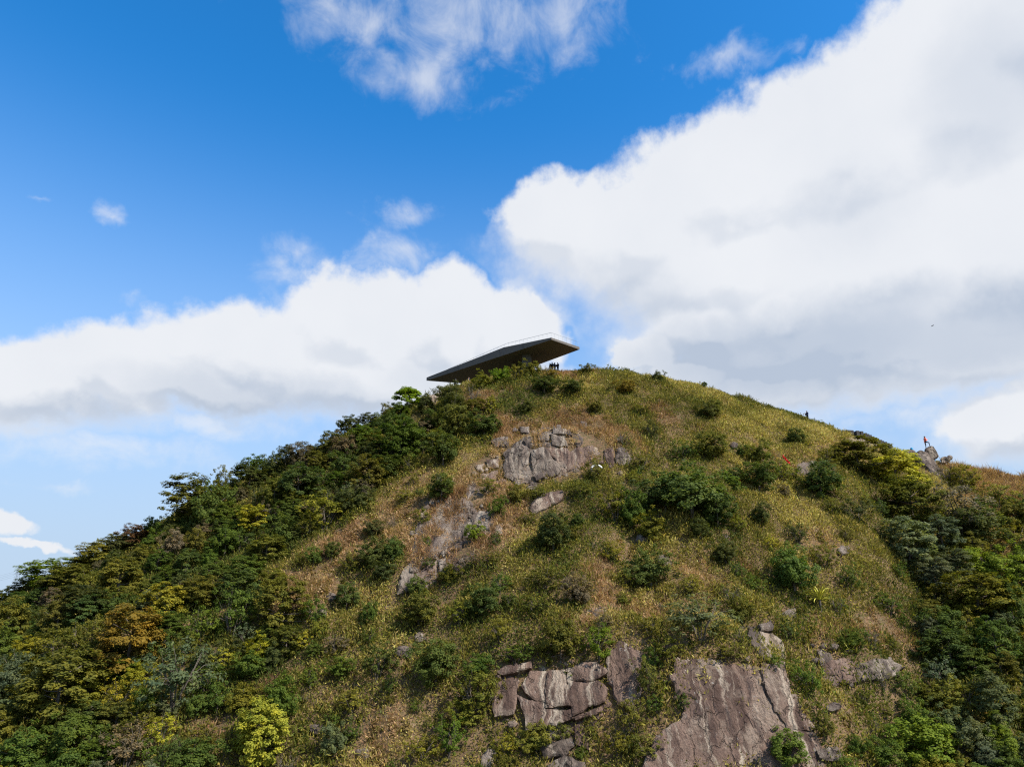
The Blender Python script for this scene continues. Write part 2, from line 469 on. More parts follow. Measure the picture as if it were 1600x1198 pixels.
ROCK_POLYS = []; BED_POLYS = []
def poly_in(px, py, poly):
    px = np.asarray(px); py = np.asarray(py); c = np.zeros(px.shape, bool); n = len(poly)
    for i in range(n):
        x0, y0 = poly[i]; x1, y1 = poly[(i+1) % n]
        c ^= ((y0 > py) != (y1 > py)) & (px < (x1-x0)*(py-y0)/(y1-y0+1e-12)+x0)
    return c

def plate_mesh(poly, out, bulge, tilt, skirt, seed, rough=0.06, res=0.19, craggy=1.0, bed=False):
    """a slab of rock lying on the hillside: outline in picture points, its front lifted 'out' metres off the slope"""
    rg = np.random.default_rng(seed)
    poly = np.array(poly, float)
    cx, cy = poly.mean(0)
    (BED_POLYS if bed else ROCK_POLYS).append(poly)
    base = cast([cx], [cy], GRID)[0]
    ppm = F/np.linalg.norm(base)
    per = []
    for i in range(len(poly)):
        a, b = poly[i], poly[(i+1) % len(poly)]
        L = np.linalg.norm(b-a)/ppm; k = max(2, int(L/res))
        for j in range(k): per.append(a+(b-a)*j/k)
    per = np.array(per); m = len(per)
    jit = fbm(per[:,0]+seed*13.1, per[:,1], 0.7*ppm, 4)*0.55*ppm*min(1.3, 0.12+0.14*np.ptp(poly[:,0])/ppm)
    dirs = per-np.array([cx,cy]); ln = np.linalg.norm(dirs,axis=1,keepdims=True)
    per = per + dirs/(ln+1e-9)*jit[:,None]
    size = ln.mean()/ppm
    nr = int(np.clip(size/res, 3, 34))
    fr = np.linspace(0, 1, nr+1)[1:]
    V2 = [np.array([[cx,cy]])] + [np.array([cx,cy])+(per-np.array([cx,cy]))*f for f in fr]
    V2 = np.concatenate(V2)
    P3 = cast(V2[:,0], V2[:,1], GRID)
    nrm = GRID.normal(np.array([base[0]]), np.array([base[1]]), max(0.8, size*0.5))[0]
    side = np.array([1.0,0,0]); upv = np.cross(nrm, side); upv /= np.linalg.norm(upv); 
    if upv[2] < 0: upv = -upv
    rad = np.concatenate([[0], np.repeat(fr, m)])
    rel = P3-base
    # flatten onto one plane so that the slab is a sheet of rock and not a copy of the lumpy soil
    hgt = rel@nrm
    P3 = P3 - (0.15 if bed else 0.65)*hgt[:,None]*nrm
    lift = out + bulge*(1-rad**2) + tilt[1]*(rel@upv) + tilt[0]*(rel@side)
    lift = lift + rough*2.2*fbm(rel@side+seed*3.7, rel@upv, 1.6, 4) + rough*fbm((rel@side)*2.5+seed, (rel@upv)*0.6, 0.5, 3)
    # joints and broken steps, mostly running down the face
    jn = fbm((rel@side)*1.0+(rel@upv)*0.25+seed*7.7, (rel@upv)*0.35, 1.3, 3)
    lift = lift + craggy*0.16*np.floor(jn*7)/7*2 + craggy*0.05*np.floor(4*fbm((rel@side)*0.6+seed, (rel@upv)*1.4, 0.9, 2))
    lift = lift - 0.07*np.clip((rad-0.93)/0.07, 0, 1)**2*min(1, size)
    P3 = P3 + lift[:,None]*nrm
    last = P3[-m:]
    sk1 = last - nrm*0.28*skirt + rg.normal(0, 0.03, (m,3)); sk2 = last - nrm*skirt*1.0 - np.array([0,-0.15,0.1])*skirt
    V = np.concatenate([P3, sk1, sk2])
    Fq = []
    tri = [(0, 1+(i+1) % m, 1+i) for i in range(m)]
    nrings = nr+2
    for k in range(nrings-1):
        o0 = 1+k*m; o1 = o0+m
        for i in range(m):
            i2 = (i+1) % m
            Fq.append((o0+i, o0+i2, o1+i2, o1+i))
    V = V-base
    me = bpy.data.meshes.new('rock')
    me.from_pydata([tuple(v) for v in V], [], tri+Fq)
    me.update()
    bm = bmesh.new(); bm.from_mesh(me); bmesh.ops.recalc_face_normals(bm, faces=bm.faces[:]); bm.to_mesh(me); bm.free()
    return me, base

_seed = [0]
def outcrop(name, label, mat, pieces, cat='rock', group=None):
    """pieces: (part name, polygon, out, bulge, tilt_up, material)"""
    root = None
    for k, pc in enumerate(pieces):
        pn, poly, out, bulge, tilt = pc[:5]; mm = pc[5] if len(pc) > 5 else mat
        _seed[0] += 1; cr = pc[6] if len(pc) > 6 else (0.38 if pn in ('sheet','slab') and mm is M_slab else 0.4 if mm is M_slab else 0.7)
        if pn == 'block':
            q = np.array(poly); qc = q.mean(0); poly = [tuple(v) for v in qc+(q-qc)*1.05]
        out = out*0.66; bulge = bulge*0.5
        me, base = plate_mesh(poly, out, bulge, (random.Random(_seed[0]).uniform(-.05,.05), tilt), 0.9+out, _seed[0], 0.06 if cr > .6 else 0.035, 0.19, cr, pn == 'rock_bed' and mm is M_grey)
        if root is None:
            if len(pieces) == 1:
                o = ob(name, me, None, mm, base); tag(o, label, cat, group); return o
            root = empty(name, base, label, cat, group); rb = base
        o = ob(pn, me, root, mm); o.location = tuple(base-rb)
    # broken fragments lying along the edges
    allp = np.concatenate([np.array(p[1]) for p in pieces]); sz = np.ptp(allp, 0)
    rf = random.Random(_seed[0]*7)
    big = [np.array(p[1]) for p in pieces]
    for k in range(int(np.clip((sz[0]+sz[1])/14, 5, 20))):
        pl = rf.choice(big); i = rf.randrange(len(pl)); a, b = pl[i], pl[(i+1) % len(pl)]; f = rf.random()
        c_ = a+(b-a)*f; m_ = pl.mean(0); c_ = c_+(c_-m_)/np.linalg.norm(c_-m_)*rf.uniform(-2,14); w = rf.uniform(2.5,8)
        if c_[1] > 1215: continue
        n_ = rf.randrange(4,7)
        pg = [(c_[0]+w*rf.uniform(.7,1.15)*math.cos(6.283*j/n_), c_[1]+.75*w*rf.uniform(.7,1.15)*math.sin(6.283*j/n_)) for j in range(n_)]
        _seed[0] += 1
        me, base = plate_mesh(pg, rf.uniform(.15,.4), 0.12, (0,0), 0.8, _seed[0], 0.05, 0.3, 0.5)
        o = ob('fragment', me, root, mat); o.location = tuple(base-rb)
    return root

def tr(x0, y0, s): return lambda pts: [(x0+x/s, y0+y/s) for x, y in pts]
A = tr(740, 900, 2.4242); B = tr(600, 560, 3.9925); C_ = tr(640, 800, 6.1538)

outcrop('rock_slab', 'largest bare brown rock slab with pale vertical streaks at lower right', M_slab, [
    ('slab', A([(755,322),(880,318),(1000,330),(1080,336),(1165,345),(1190,440),(1240,510),(1290,580),(1335,660),(1400,800),(600,800),(690,610),(770,560),(800,480),(745,410)]), 0.35, 0.5, 0.05),
    ('sheet', A([(822,545),(850,470),(890,482),(912,560),(918,640),(912,800),(800,800),(812,640)]), 0.72, 0.1, 0.02, M_slab),
    ('sheet', A([(640,740),(695,615),(768,562),(800,600),(806,690),(790,800),(610,800)]), 0.66, 0.1, 0.0),
    ('sheet', A([(1080,338),(1165,346),(1192,440),(1240,512),(1285,580),(1180,590),(1110,470)]), 0.68, 0.1, 0.02, M_slab),
    ('sheet', A([(1020,525),(1062,526),(1125,590),(1108,650),(1060,600)]), 0.70, 0.05, 0.0, M_slab),
    ('sheet', A([(925,640),(1000,625),(1010,680),(985,800),(925,800)]), 0.66, 0.08, 0.0),
    ('sheet', A([(765,325),(868,322),(872,420),(838,470),(775,455),(750,400)]), 0.64, 0.1, 0.0),
])
outcrop('fractured_cliff', 'jointed rock cliff of stacked blocks split by dark cracks at bottom centre', M_slab, [
    ('rock_bed', A([(72,400),(110,350),(300,335),(485,325),(508,480),(480,545),(370,600),(180,640),(150,540)]), 0.05, 0.3, 0.0, M_slab),
    ('block', A([(70,402),(130,376),(168,398),(155,530),(80,540)]), 0.65, 0.1, -0.09, M_slab),
    ('block', A([(92,372),(120,350),(212,336),(218,360),(120,385)]), 0.91, 0.1, -0.09),
    ('block', A([(180,422),(215,372),(284,365),(278,488),(235,478),(190,448)]), 0.86, 0.08, -0.09, M_slab),
    ('block', A([(172,460),(232,484),(278,496),(278,514),(348,518),(374,546),(300,574),(200,590),(188,520)]), 1.02, 0.08, -0.09, M_slab),
    ('block', A([(290,372),(348,364),(362,440),(366,498),(278,506),(276,440)]), 1.13, 0.05, -0.09),
    ('block', A([(356,356),(468,330),(500,372),(474,400),(420,408),(360,402)]), 1.07, 0.1, -0.09),
    ('block', A([(362,412),(474,404),(500,440),(500,484),(440,508),(382,532),(368,500)]), 1.19, 0.1, -0.09, M_slab),
    ('block', A([(384,540),(440,512),(500,488),(488,520),(440,540),(388,552)]), 0.91, 0.05, -0.09),
    ('block', A([(350,520),(372,508),(384,540),(372,548)]), 0.86, 0.0, -0.09),
    ('block', A([(380,560),(440,568),(436,660),(385,640)]), 0.38, 0.05, -0.09, M_slab),
    ('block', A([(172,606),(300,590),(290,640),(180,650)]), 0.38, 0.05, -0.09, M_slab),
])
outcrop('boulder', 'pale oblong boulder lying beneath the jointed cliff', M_grey, [('boulder', A([(246,655),(290,632),(368,618),(380,652),(342,690),(270,702)]), 0.8, 0.4, 0.0)], 'boulder')
outcrop('boulder', 'light grey boulder cut by the bottom edge below the jointed cliff', M_grey, [('boulder', A([(262,735),(340,690),(425,722),(430,770),(270,770)]), 0.7, 0.4, 0.0)], 'boulder')
outcrop('rock_slab', 'triangular reddish slab just right of the jointed cliff', M_slab, [('slab', A([(508,290),(560,250),(640,290),(648,420),(602,505),(545,485),(505,400)]), 0.45, 0.35, 0.02)])
outcrop('rock_outcrop', 'blocky pale outcrop above the right end of the largest slab', M_grey, [
    ('block', A([(1028,205),(1072,225),(1100,300),(1085,328),(1055,285),(1030,250)]), 0.6, 0.1, 0.05),
    ('block', A([(1074,228),(1120,228),(1165,250),(1172,320),(1092,330),(1085,290)]), 0.9, 0.1, 0.06, M_tan),
    ('block', A([(1072,200),(1110,196),(1124,212),(1118,226),(1076,224)]), 1.2, 0.1, 0.0),
])
outcrop('rock_outcrop', 'broad mauve grey outcrop right of the largest slab', M_grey, [
    ('slab', A([(1318,330),(1400,310),(1438,330),(1440,410),(1335,422),(1314,380)]), 0.5, 0.25, 0.02, M_slab),
    ('slab', A([(1442,332),(1520,314),(1600,348),(1605,385),(1500,402),(1444,408)]), 0.45, 0.25, 0.02),
    ('block', A([(1292,285),(1340,298),(1362,338),(1310,346)]), 0.6, 0.1, 0.03),
])
outcrop('rock', 'pale wedge of rock left of the yellow spiky plant', M_grey, [('rock', A([(1150,150),(1215,124),(1218,160),(1196,192)]), 0.4, 0.15, 0.0)])
outcrop('rock', 'flat mauve rock patch above the jointed cliff', M_grey, [('rock', A([(415,132),(480,112),(522,140),(462,158)]), 0.25, 0.1, 0.0)])
outcrop('rock', 'small pale rock at the right foot of the largest slab', M_grey, [('rock', A([(1318,670),(1345,650),(1370,672),(1350,695)]), 0.5, 0.2, 0.0)])
outcrop('rock', 'grey rock by the bottom edge left of the jointed cliff', M_grey, [('rock', A([(30,690),(62,650),(88,665),(70,735),(30,740)]), 0.4, 0.2, 0.0)])

outcrop('upper_cliff', 'broad grey cliff with dark stained face below the summit', M_grey, [
    ('rock_bed', [(786,735),(792,705),(815,690),(850,676),(905,672),(950,690),(975,705),(940,725),(900,740),(850,755),(810,760)], 0.08, 0.1, 0.0),
    ('slab', B([(1000,572),(1160,576),(1300,545),(1345,590),(1220,690),(1120,722),(1062,650),(1010,605)]), 0.5, 0.3, 0.06, M_slab),
    ('slab', B([(748,690),(800,602),(868,556),(922,590),(905,680),(856,720),(850,790),(762,752)]), 0.9, 0.25, 0.06),
    ('slab', B([(924,592),(1000,576),(1062,654),(1112,712),(1040,752),(935,740),(912,662)]), 1.0, 0.2, 0.06),
    ('block', B([(935,744),(1000,736),(1004,770),(950,784)]), 1.1, 0.1, 0.0),
    ('block', B([(1050,464),(1120,460),(1160,468),(1168,488),(1050,490)]), 0.7, 0.1, 0.0),
    ('block', B([(1046,492),(1130,496),(1142,556),(1050,548)]), 0.75, 0.15, 0.06),
    ('block', B([(890,512),(932,518),(912,546),(888,546)]), 0.6, 0.1, 0.0),
    ('block', B([(1188,535),(1238,530),(1216,566)]), 0.5, 0.1, 0.0),
    ('block', B([(958,482),(1030,474),(1032,516),(970,522)]), 0.55, 0.15, 0.05),
    ('block', B([(848,440),(905,438),(902,478),(860,476)]), 0.6, 0.1, 0.0),
])
outcrop('rock', 'pale angular rock left of the upper cliff top', M_grey, [('rock', B([(672,535),(730,508),(778,500),(784,556),(690,564)]), 0.7, 0.25, 0.05)])
outcrop('rock_outcrop', 'fissured mauve rock at the right end of the upper cliff', M_slab, [
    ('slab', B([(1368,572),(1430,560),(1440,670),(1392,676)]), 0.4, 0.2, 0.03), ('slab', B([(1444,562),(1484,560),(1556,640),(1484,684),(1446,660)]), 0.45, 0.2, 0.03, M_grey)])
outcrop('rock', 'small grey rock poking through grass right above the upper cliff', M_grey, [('rock', B([(1228,400),(1262,398),(1270,438),(1236,440)]), 0.4, 0.15, 0)])
outcrop('rock_outcrop', 'dark purple flat rocks left of the upper cliff', M_slab, [
    ('slab', B([(640,642),(722,630),(716,692),(650,682)]), 0.35, 0.15, 0.03), ('slab', B([(600,732),(722,702),(692,792),(612,772)]), 0.4, 0.15, 0.03),
    ('slab', B([(568,672),(622,662),(602,722)]), 0.3, 0.1, 0.0)])
outcrop('rock_slab', 'rounded whaleback rock below the upper cliff', M_slab, [('rock_slab', B([(912,935),(960,880),(1060,830),(1125,840),(1112,892),(1040,932),(918,984)]), 0.45, 0.4, 0.03)])
outcrop('rock_outcrop', 'steep leaning slab at the far left of the middle rocks', M_grey, [
    ('slab', B([(185,1175),(192,1100),(222,1040),(322,1020),(282,1082),(232,1132)]), 0.55, 0.15, 0.05),
    ('block', B([(228,1012),(240,970),(266,958),(266,1010)]), 0.7, 0.1, 0.0, M_tan),
    ('block', B([(292,915),(300,880),(318,878),(310,920)]), 0.6, 0.05, 0.0, M_tan)])
outcrop('rock', 'upright grey rock in brown grass above the leaning slab', M_grey, [('rock', B([(328,785),(330,742),(354,734),(364,780)]), 0.6, 0.15, 0)])
outcrop('rock', 'small grey rock below right of the upright grey rock', M_grey, [('rock', B([(374,812),(380,782),(402,786),(400,818)]), 0.5, 0.1, 0)])
outcrop('rock', 'white streaked slab between brown grass patches, middle rocks', M_grey, [('rock', B([(336,1082),(430,1008),(452,1030),(422,1110),(360,1152)]), 0.45, 0.15, 0.03)])
outcrop('rock_outcrop', 'grey slab beside the small bright green bush, middle rocks', M_grey, [
    ('slab', B([(546,992),(600,960),(690,968),(692,1052),(560,1044)]), 0.55, 0.2, 0.04), ('slab', B([(484,1082),(520,1068),(510,1110),(498,1142)]), 0.5, 0.1, 0.0)])
outcrop('rock', 'pale rock right of the round lime bush, middle rocks', M_tan, [('rock', B([(690,1062),(742,1038),(736,1100),(694,1114)]), 0.5, 0.15, 0)])
outcrop('rock', 'dark squarish boulder below the round lime bush', M_grey, [('rock', C_([(424,345),(470,318),(520,322),(500,360),(440,384)]), 0.6, 0.2, 0)])
outcrop('rock_slab', 'lowest slab of the middle rocks, arched and streaked', M_grey, [
    ('rock_bed', [(648,850),(664,800),(690,765),(735,728),(775,705),(792,740),(790,790),(806,830),(775,872),(730,892),(690,902),(655,930),(632,925),(628,900)], 0.24, 0.3, 0.0),
    ('slab', C_([(78,720),(76,640),(100,572),(150,530),(262,494),(272,570),(182,650)]), 0.5, 0.25, 0.04, M_slab),
    ('slab', C_([(282,500),(352,488),(354,572),(292,592)]), 0.5, 0.15, 0.03), ('slab', C_([(408,532),(540,478),(552,520),(492,570),(422,582)]), 0.5, 0.2, 0.03)])
outcrop('rock', 'round edged slab at lower left tip of the middle rocks', M_grey, [('rock', C_([(-110,800),(-100,690),(-30,615),(45,600),(62,650),(50,730),(-40,790)]), 0.6, 0.3, 0.04)])
for (x, y, w, lab) in [(657,997,10,'small pale stone left of the dark round bush at lower centre'),(560,985,0,''),(517,935,9,'stone at the end of a short rock line, left slope'),
                       (503,962,12,'grey stone below the left slope rock line'),(1316,862,12,'angular grey stone among brown grass right of centre'),
                       (888,912,10,'pale stone with a dark hollow beside brown grass, centre'),(1040,878,14,'cracked pale stone right of a dark bush, centre right'),
                       (1132,842,10,'thin white stone above a dark round bush, centre right'),(1004,845,12,'upright dark grey stone left of a yellow green bush'),
                       (1105,815,8,'white stone standing under the large dark bush'),(1260,733,22,'mauve rock patch right of the red cloth'),
                       (1146,698,8,'pale stone beside the neat rounded bush'),(570,1178,14,'grey stone near the bottom edge left of centre'),
                       (1300,1108,12,'pale stone right of the largest slab'),(1295,1180,22,'dark rock at the bottom edge right of the largest slab'),
                       (632,1020,18,'grey rock left of the dark round bush at lower centre'),(500,1140,16,'dark rock with a crack left of the bluish bush near the bottom')]:
    if not w: continue
    r_ = random.Random(x); k = 7
    pl = [(x+w*r_.uniform(.7,1.1)*math.cos(2*math.pi*i/k), y+0.7*w*r_.uniform(.7,1.1)*math.sin(2*math.pi*i/k)) for i in range(k)]
    outcrop('stone', lab, M_grey, [('stone', pl, 0.45, 0.25, 0)], 'stone')
outcrop('bare_earth_bank', 'bare pale earth bank below the left tip of the summit deck', M_tan, [('b', [(664,628),(672,614),(684,606),(694,610),(690,622),(676,634)], 0.5, 0.2, 0)], 'bank')
outcrop('bare_earth_bank', 'pale grey earth bank under the stone steps', M_tan, [('b', [(1322,690),(1330,678),(1340,676),(1358,688),(1384,704),(1372,708),(1345,700)], 0.5, 0.15, 0)], 'bank')

def hull_rock(name, pts, mat, seed, rough=0.12, parent=None):
    """a block of rock from corner points in space"""
    bm = bmesh.new()
    c = sum((Vector(p) for p in pts), Vector())/len(pts)
    for p in pts: bm.verts.new(Vector(p)-c)
    r = bmesh.ops.convex_hull(bm, input=bm.verts[:])
    bmesh.ops.delete(bm, geom=[v for v in bm.verts if not v.link_faces], context='VERTS')
    bmesh.ops.bevel(bm, geom=bm.edges[:], offset=0.12, segments=1, affect='EDGES')
    bmesh.ops.triangulate(bm, faces=bm.faces[:])
    for _ in range(3):
        long = [e for e in bm.edges if e.calc_length() > 0.3]
        if long: bmesh.ops.subdivide_edges(bm, edges=long, cuts=1)
        bmesh.ops.triangulate(bm, faces=bm.faces[:])
    bm.normal_update()
    for v in bm.verts:
        q = v.co
        v.co = q + v.normal*float(rough*2*fbm(np.array([q.x+q.z*.7+seed*5]), np.array([q.y+q.z*.6]), 1.1, 4)[0])
    me = bpy.data.meshes.new(name); bm.to_mesh(me); bm.free()
    return ob(name, me, parent, mat, c)

def px_block(poly, Yf, Yb, grow=1.0):
    c = np.mean(np.array(poly), 0)
    q = cast([p[0] for p in poly], [p[1] for p in poly], GRID)[:,1]
    Yv = np.minimum(q-0.7, Yf)
    return [tuple(at(x, y, yv)) for (x, y), yv in zip(poly, Yv)] + [tuple(at(c[0]+(x-c[0])*grow, c[1]+(y-c[1])*grow, Yb)) for x, y in poly]
bl = empty('boulder_pile', at(1450, 735, 104.5), 'big leaning boulder under the person in the orange jacket', 'boulder')
def bl_part(name, poly, Yf, Yb, mat, seed):
    o = hull_rock(name, px_block(poly, Yf, Yb), mat, seed); o.parent = bl; o.location = Vector(o.location)-Vector(bl.location); return o
bl_part('boulder', [(1428,710),(1438,704),(1448,707),(1460,720),(1476,744),(1470,752),(1458,736),(1444,727),(1433,724)], 102.6, 104.5, M_grey, 1)
bl_part('top_block', [(1445,703),(1449,699.5),(1457,697.5),(1463,706),(1466,713),(1458,718),(1448,710)], 103.6, 106.2, M_grey, 2)
bl_part('base_rock', [(1436,722),(1458,730),(1472,750),(1465,765),(1440,760)], 104.4, 106.5, M_slab, 3)
for k, (poly, lab) in enumerate([([(1414,707),(1420,702),(1428,704),(1432,712),(1416,714)], 'dark low rock left of the orange jacket person, beside the blue backpack'),
                  ([(1470,716),(1474,713),(1480,714),(1486,719),(1478,724),(1470,723)], 'dark rock on the ridge right of the leaning boulder'),
                  ([(1479,714),(1481,711),(1487,711),(1489,716),(1484,720)], 'squarish dark rock topmost on the ridge right of the leaning boulder')]):
    tag(hull_rock('ridge_rock', px_block(poly, 103.2, 105.5), M_grey, 10+k), lab, 'rock')

# ------------------------------------------------------------------ plants
def leaf_mat(name, use_obj=True):
    m, t = mat_new(name)
    if use_obj:
        oi = t.n('ShaderNodeObjectInfo'); base = oi.outputs['Color']
        at_ = t.n('ShaderNodeAttribute', attribute_name='tint'); v = at_.outputs['Fac']
        c = t.mix(t.m('MULTIPLY', t.step(v, 0.55, 1.0), 0.55), base, t.mix(1.0, base, (1.75,1.5,0.9,1), 'MULTIPLY'))
        c = t.mix(t.step(v, 0.35, 0.0), c, t.mix(1.0, base, (0.62,0.72,0.8,1), 'MULTIPLY'))
    else:
        at_ = t.n('ShaderNodeAttribute', attribute_name='leafcol'); c = at_.outputs['Color']
    d = principled(t, c, 0.65, 0.10)
    tr_ = t.n('ShaderNodeBsdfTranslucent'); t.put(tr_.inputs[0], t.mix(1.0, c, (1.1,1.15,0.6,1), 'MULTIPLY'))
    mx = t.n('ShaderNodeMixShader'); mx.inputs[0].default_value = 0.42
    t.link(d, mx.inputs[1]); t.link(tr_.outputs[0], mx.inputs[2])
    finish(t, mx.outputs[0]); return m
M_leaf = leaf_mat('foliage'); M_cover = leaf_mat('ground_cover', False)
M_bark, t = mat_new('bark')
p_ = pos(t)
finish(t, principled(t, t.mix(t.noise(p_, 4, 4, 0.6), (0.06,0.045,0.032,1), (0.17,0.145,0.12,1)), 0.9, 0.1))

def unit(v): return v/(np.linalg.norm(v, axis=-1, keepdims=True)+1e-9)
def leaf_quads(c, nrm, hl, hw, rg, tan=None):
    n = len(c)
    r = unit(rg.normal(size=(n,3))) if tan is None else tan
    t1 = unit(np.cross(nrm, r)) if tan is None else unit(tan)
    t2 = unit(np.cross(nrm, t1))
    hl = np.broadcast_to(hl, n)[:,None]; hw = np.broadcast_to(hw, n)[:,None]
    V = np.stack([c-t1*hl, c+t2*hw-t1*hl*0.1, c+t1*hl, c-t2*hw-t1*hl*0.1], 1).reshape(-1,3)
    return V, np.arange(4*n).reshape(n,4)

def make_proto(kind, seed):
    """unit plant: 1 wide, 1 tall. Returns crown mesh and trunk mesh"""
    rg = np.random.default_rng(100+seed)
    C = []; Rr = []; flat = 1.0; nl = 60; ls = 0.030
    ph = rg.uniform(0, 6.28, 4)
    def lob(a): return 1 + 0.20*np.sin(2*a+ph[0]) + 0.16*np.sin(3*a+ph[1]) + 0.12*np.sin(5*a+ph[2])
    if kind == 'T':            # tiered, flat sprays in storeys
        n = 165
        for i in range(n):
            d = unit(rg.normal(size=3)); d[2] = abs(d[2])*1.0 if rg.random() < .66 else -abs(d[2])*0.72
            a = math.atan2(d[1], d[0]); r = rg.uniform(.66,1.02)*lob(a)
            z = 0.44 + 0.50*d[2]*min(r, 1.05)
            q = round(z/0.095)*0.095
            z = z*0.68+q*0.32 + rg.normal(0,.012)
            C.append((0.45*d[0]*r, 0.45*d[1]*r, z - 0.03*r)); Rr.append(rg.uniform(.062,.118))
        flat = 0.52; nl = 64; ls = 0.025
    elif kind == 'R':          # dense rounded
        n = 145
        for i in range(n):
            d = unit(rg.normal(size=3)); d[2] = d[2]*0.95+0.12
            a = math.atan2(d[1], d[0]); r = (rg.uniform(.72,1.0) if i < 105 else rg.uniform(.1,.7))*lob(a)
            r *= 1+0.16*math.sin(4*d[2]+ph[3]+2*a); C.append((0.42*d[0]*r, 0.42*d[1]*r, 0.46+0.42*d[2]*r)); Rr.append(rg.uniform(.05,.12))
        flat = 0.75; nl = 52; ls = 0.026
    elif kind == 'L':          # loose, several stems
        n = 85
        for i in range(n):
            d = unit(rg.normal(size=3)); r = rg.uniform(.25,1.0)**0.6
            a = math.atan2(d[1], d[0]); r *= lob(a)
            C.append((0.44*d[0]*r, 0.44*d[1]*r, 0.55+0.43*d[2]*r)); Rr.append(rg.uniform(.05,.10))
        flat = 0.8; nl = 42; ls = 0.027
    elif kind == 'U':          # flat-topped cap on a bare stem
        n = 130
        for i in range(n):
            a = rg.uniform(0,6.28); r = 0.46*math.sqrt(rg.uniform(0,1))*lob(a)
            z = 0.93-0.42*(r/0.5)**2-rg.uniform(0,.18)
            C.append((r*math.cos(a), r*math.sin(a), z)); Rr.append(rg.uniform(.06,.11))
        flat = 0.45; nl = 62; ls = 0.028
    else:                      # B: bare twiggy shrub, few leaves
        n = 60
        for i in range(n):
            d = unit(rg.normal(size=3)); r = rg.uniform(.35,1.0)**0.5
            C.append((0.43*d[0]*r, 0.43*d[1]*r, 0.56+0.42*d[2]*r)); Rr.append(rg.uniform(.05,.09))
        flat = 0.9; nl = 16; ls = 0.022
    C = np.array(C); Rr = np.array(Rr)
    ext = np.percentile(np.hypot(C[:,0], C[:,1])+Rr*0.8, 86); C[:,:2] *= 0.5/ext
    C[:,2] *= 0.99/np.percentile(C[:,2]+Rr*flat*0.8, 98)
    C[:,2] = np.maximum(C[:,2], 0.04)
    V = []; tint = []; NN = []
    for c, r in zip(C, Rr):
        k = max(5, int(nl*(r/0.095)**1.6))
        d = unit(rg.normal(size=(k,3))); rad = r*rg.uniform(0.15,1.0,(k,1))**0.5
        p = c + d*rad*np.array([1,1,flat])
        outw = unit(c-np.array([0,0,0.40]))
        nn = unit(np.array([0,0,0.9])*(1.25 if kind in 'TU' else 0.6) + outw*0.6 + d*0.5 + rg.normal(0,.42,(k,3)))
        V.append(p); NN.append(nn)
        tint.append(np.clip(rg.normal(0.5,.2,k) + rg.normal(0,.20), 0, 1))
    V = np.concatenate(V); NN = np.concatenate(NN); tint = np.concatenate(tint)
    s = ls*rg.uniform(0.65,1.25,len(V))
    VV, FF = leaf_quads(V, NN, s, s*0.55, rg)
    crown = mesh_np('crown', VV, FF); face_attr(crown, 'tint', tint); crown.materials.append(M_leaf)
    mb = MB()
    if kind in 'TRU':
        h = {'T':0.7,'R':0.55,'U':0.62}[kind]
        bend = rg.normal(0,.03,2)
        mb.tube([(0,0,-0.12),(bend[0]*.3,bend[1]*.3,h*0.4),(bend[0],bend[1],h)], [0.030,0.022,0.010], 6)
        st = [(bend[0]*.3*f/0.4 if f < .4 else bend[0]*f, bend[1]*f, h*f) for f in (0.35,.5,.65,.8,.95)]
        nb = 16
        for i in rg.choice(len(C), nb, replace=False):
            s0 = st[int(np.clip((C[i][2]/h-0.3)*5, 0, 4))] if kind != 'U' else st[rg.integers(2,5)]
            mid = (np.array(s0)+C[i])/2 + rg.normal(0,.02,3)
            mb.tube([s0, tuple(mid), tuple(C[i])], [0.011,0.007,0.003], 4, False)
    else:
        ns = 7 if kind == 'L' else 12
        stems = []
        for k in range(ns):
            a = rg.uniform(0,6.28); e = np.array([0.20*math.cos(a), 0.20*math.sin(a), rg.uniform(.45,.62)])
            mb.tube([(0.02*math.cos(a),0.02*math.sin(a),-0.12), tuple(e*0.5+rg.normal(0,.012,3)), tuple(e)], [0.014,0.010,0.005], 5, False); stems.append(e)
        for i in range(len(C)):
            if kind == 'L' and i % 3: continue
            e = min(stems, key=lambda q: np.linalg.norm(q-C[i]))
            q = C[i]+rg.normal(0,.03,3)
            mb.tube([tuple(e*0.8), tuple((e+q)/2+rg.normal(0,.02,3)), tuple(q)], [0.006,0.004,0.0015], 3, False)
    tm = bpy.data.meshes.new('trunk'); tm.from_pydata(mb.v, [], mb.f); tm.update(); tm.materials.append(M_bark)
    return crown, tm
PROTO = {k: [make_proto(k, 10*i+j) for j in range(n)] for i, (k, n) in enumerate([('T',5),('R',5),('L',4),('U',2),('B',2)])}

PAL = {'dk': ((0.068,0.078,0.020), 'dark green'), 'dg': ((0.074,0.100,0.021), 'deep green'), 'gr': ((0.080,0.112,0.017), 'green'),
       'ol': ((0.110,0.106,0.017), 'olive'), 'yo': ((0.150,0.142,0.020), 'yellowish olive'), 'ye': ((0.255,0.245,0.030), 'bright yellow'), 'yb': ((0.40,0.36,0.045), 'bright yellow'),
       'yd': ((0.26,0.23,0.022), 'yellow green'), 'li': ((0.130,0.175,0.018), 'lime green'), 'or': ((0.165,0.112,0.017), 'orange brown'),
       'rb': ((0.125,0.062,0.026), 'reddish brown'), 'bl': ((0.100,0.118,0.052), 'greyish green'), 'bp': ((0.150,0.170,0.080), 'pale bluish green'),
       'lb': ((0.19,0.27,0.022), 'bright lime'), 'gy': ((0.135,0.108,0.060), 'grey brown')}
KN = {'T': 'layered', 'R': 'rounded', 'L': 'loose', 'U': 'flat-topped', 'B': 'twiggy bare'}
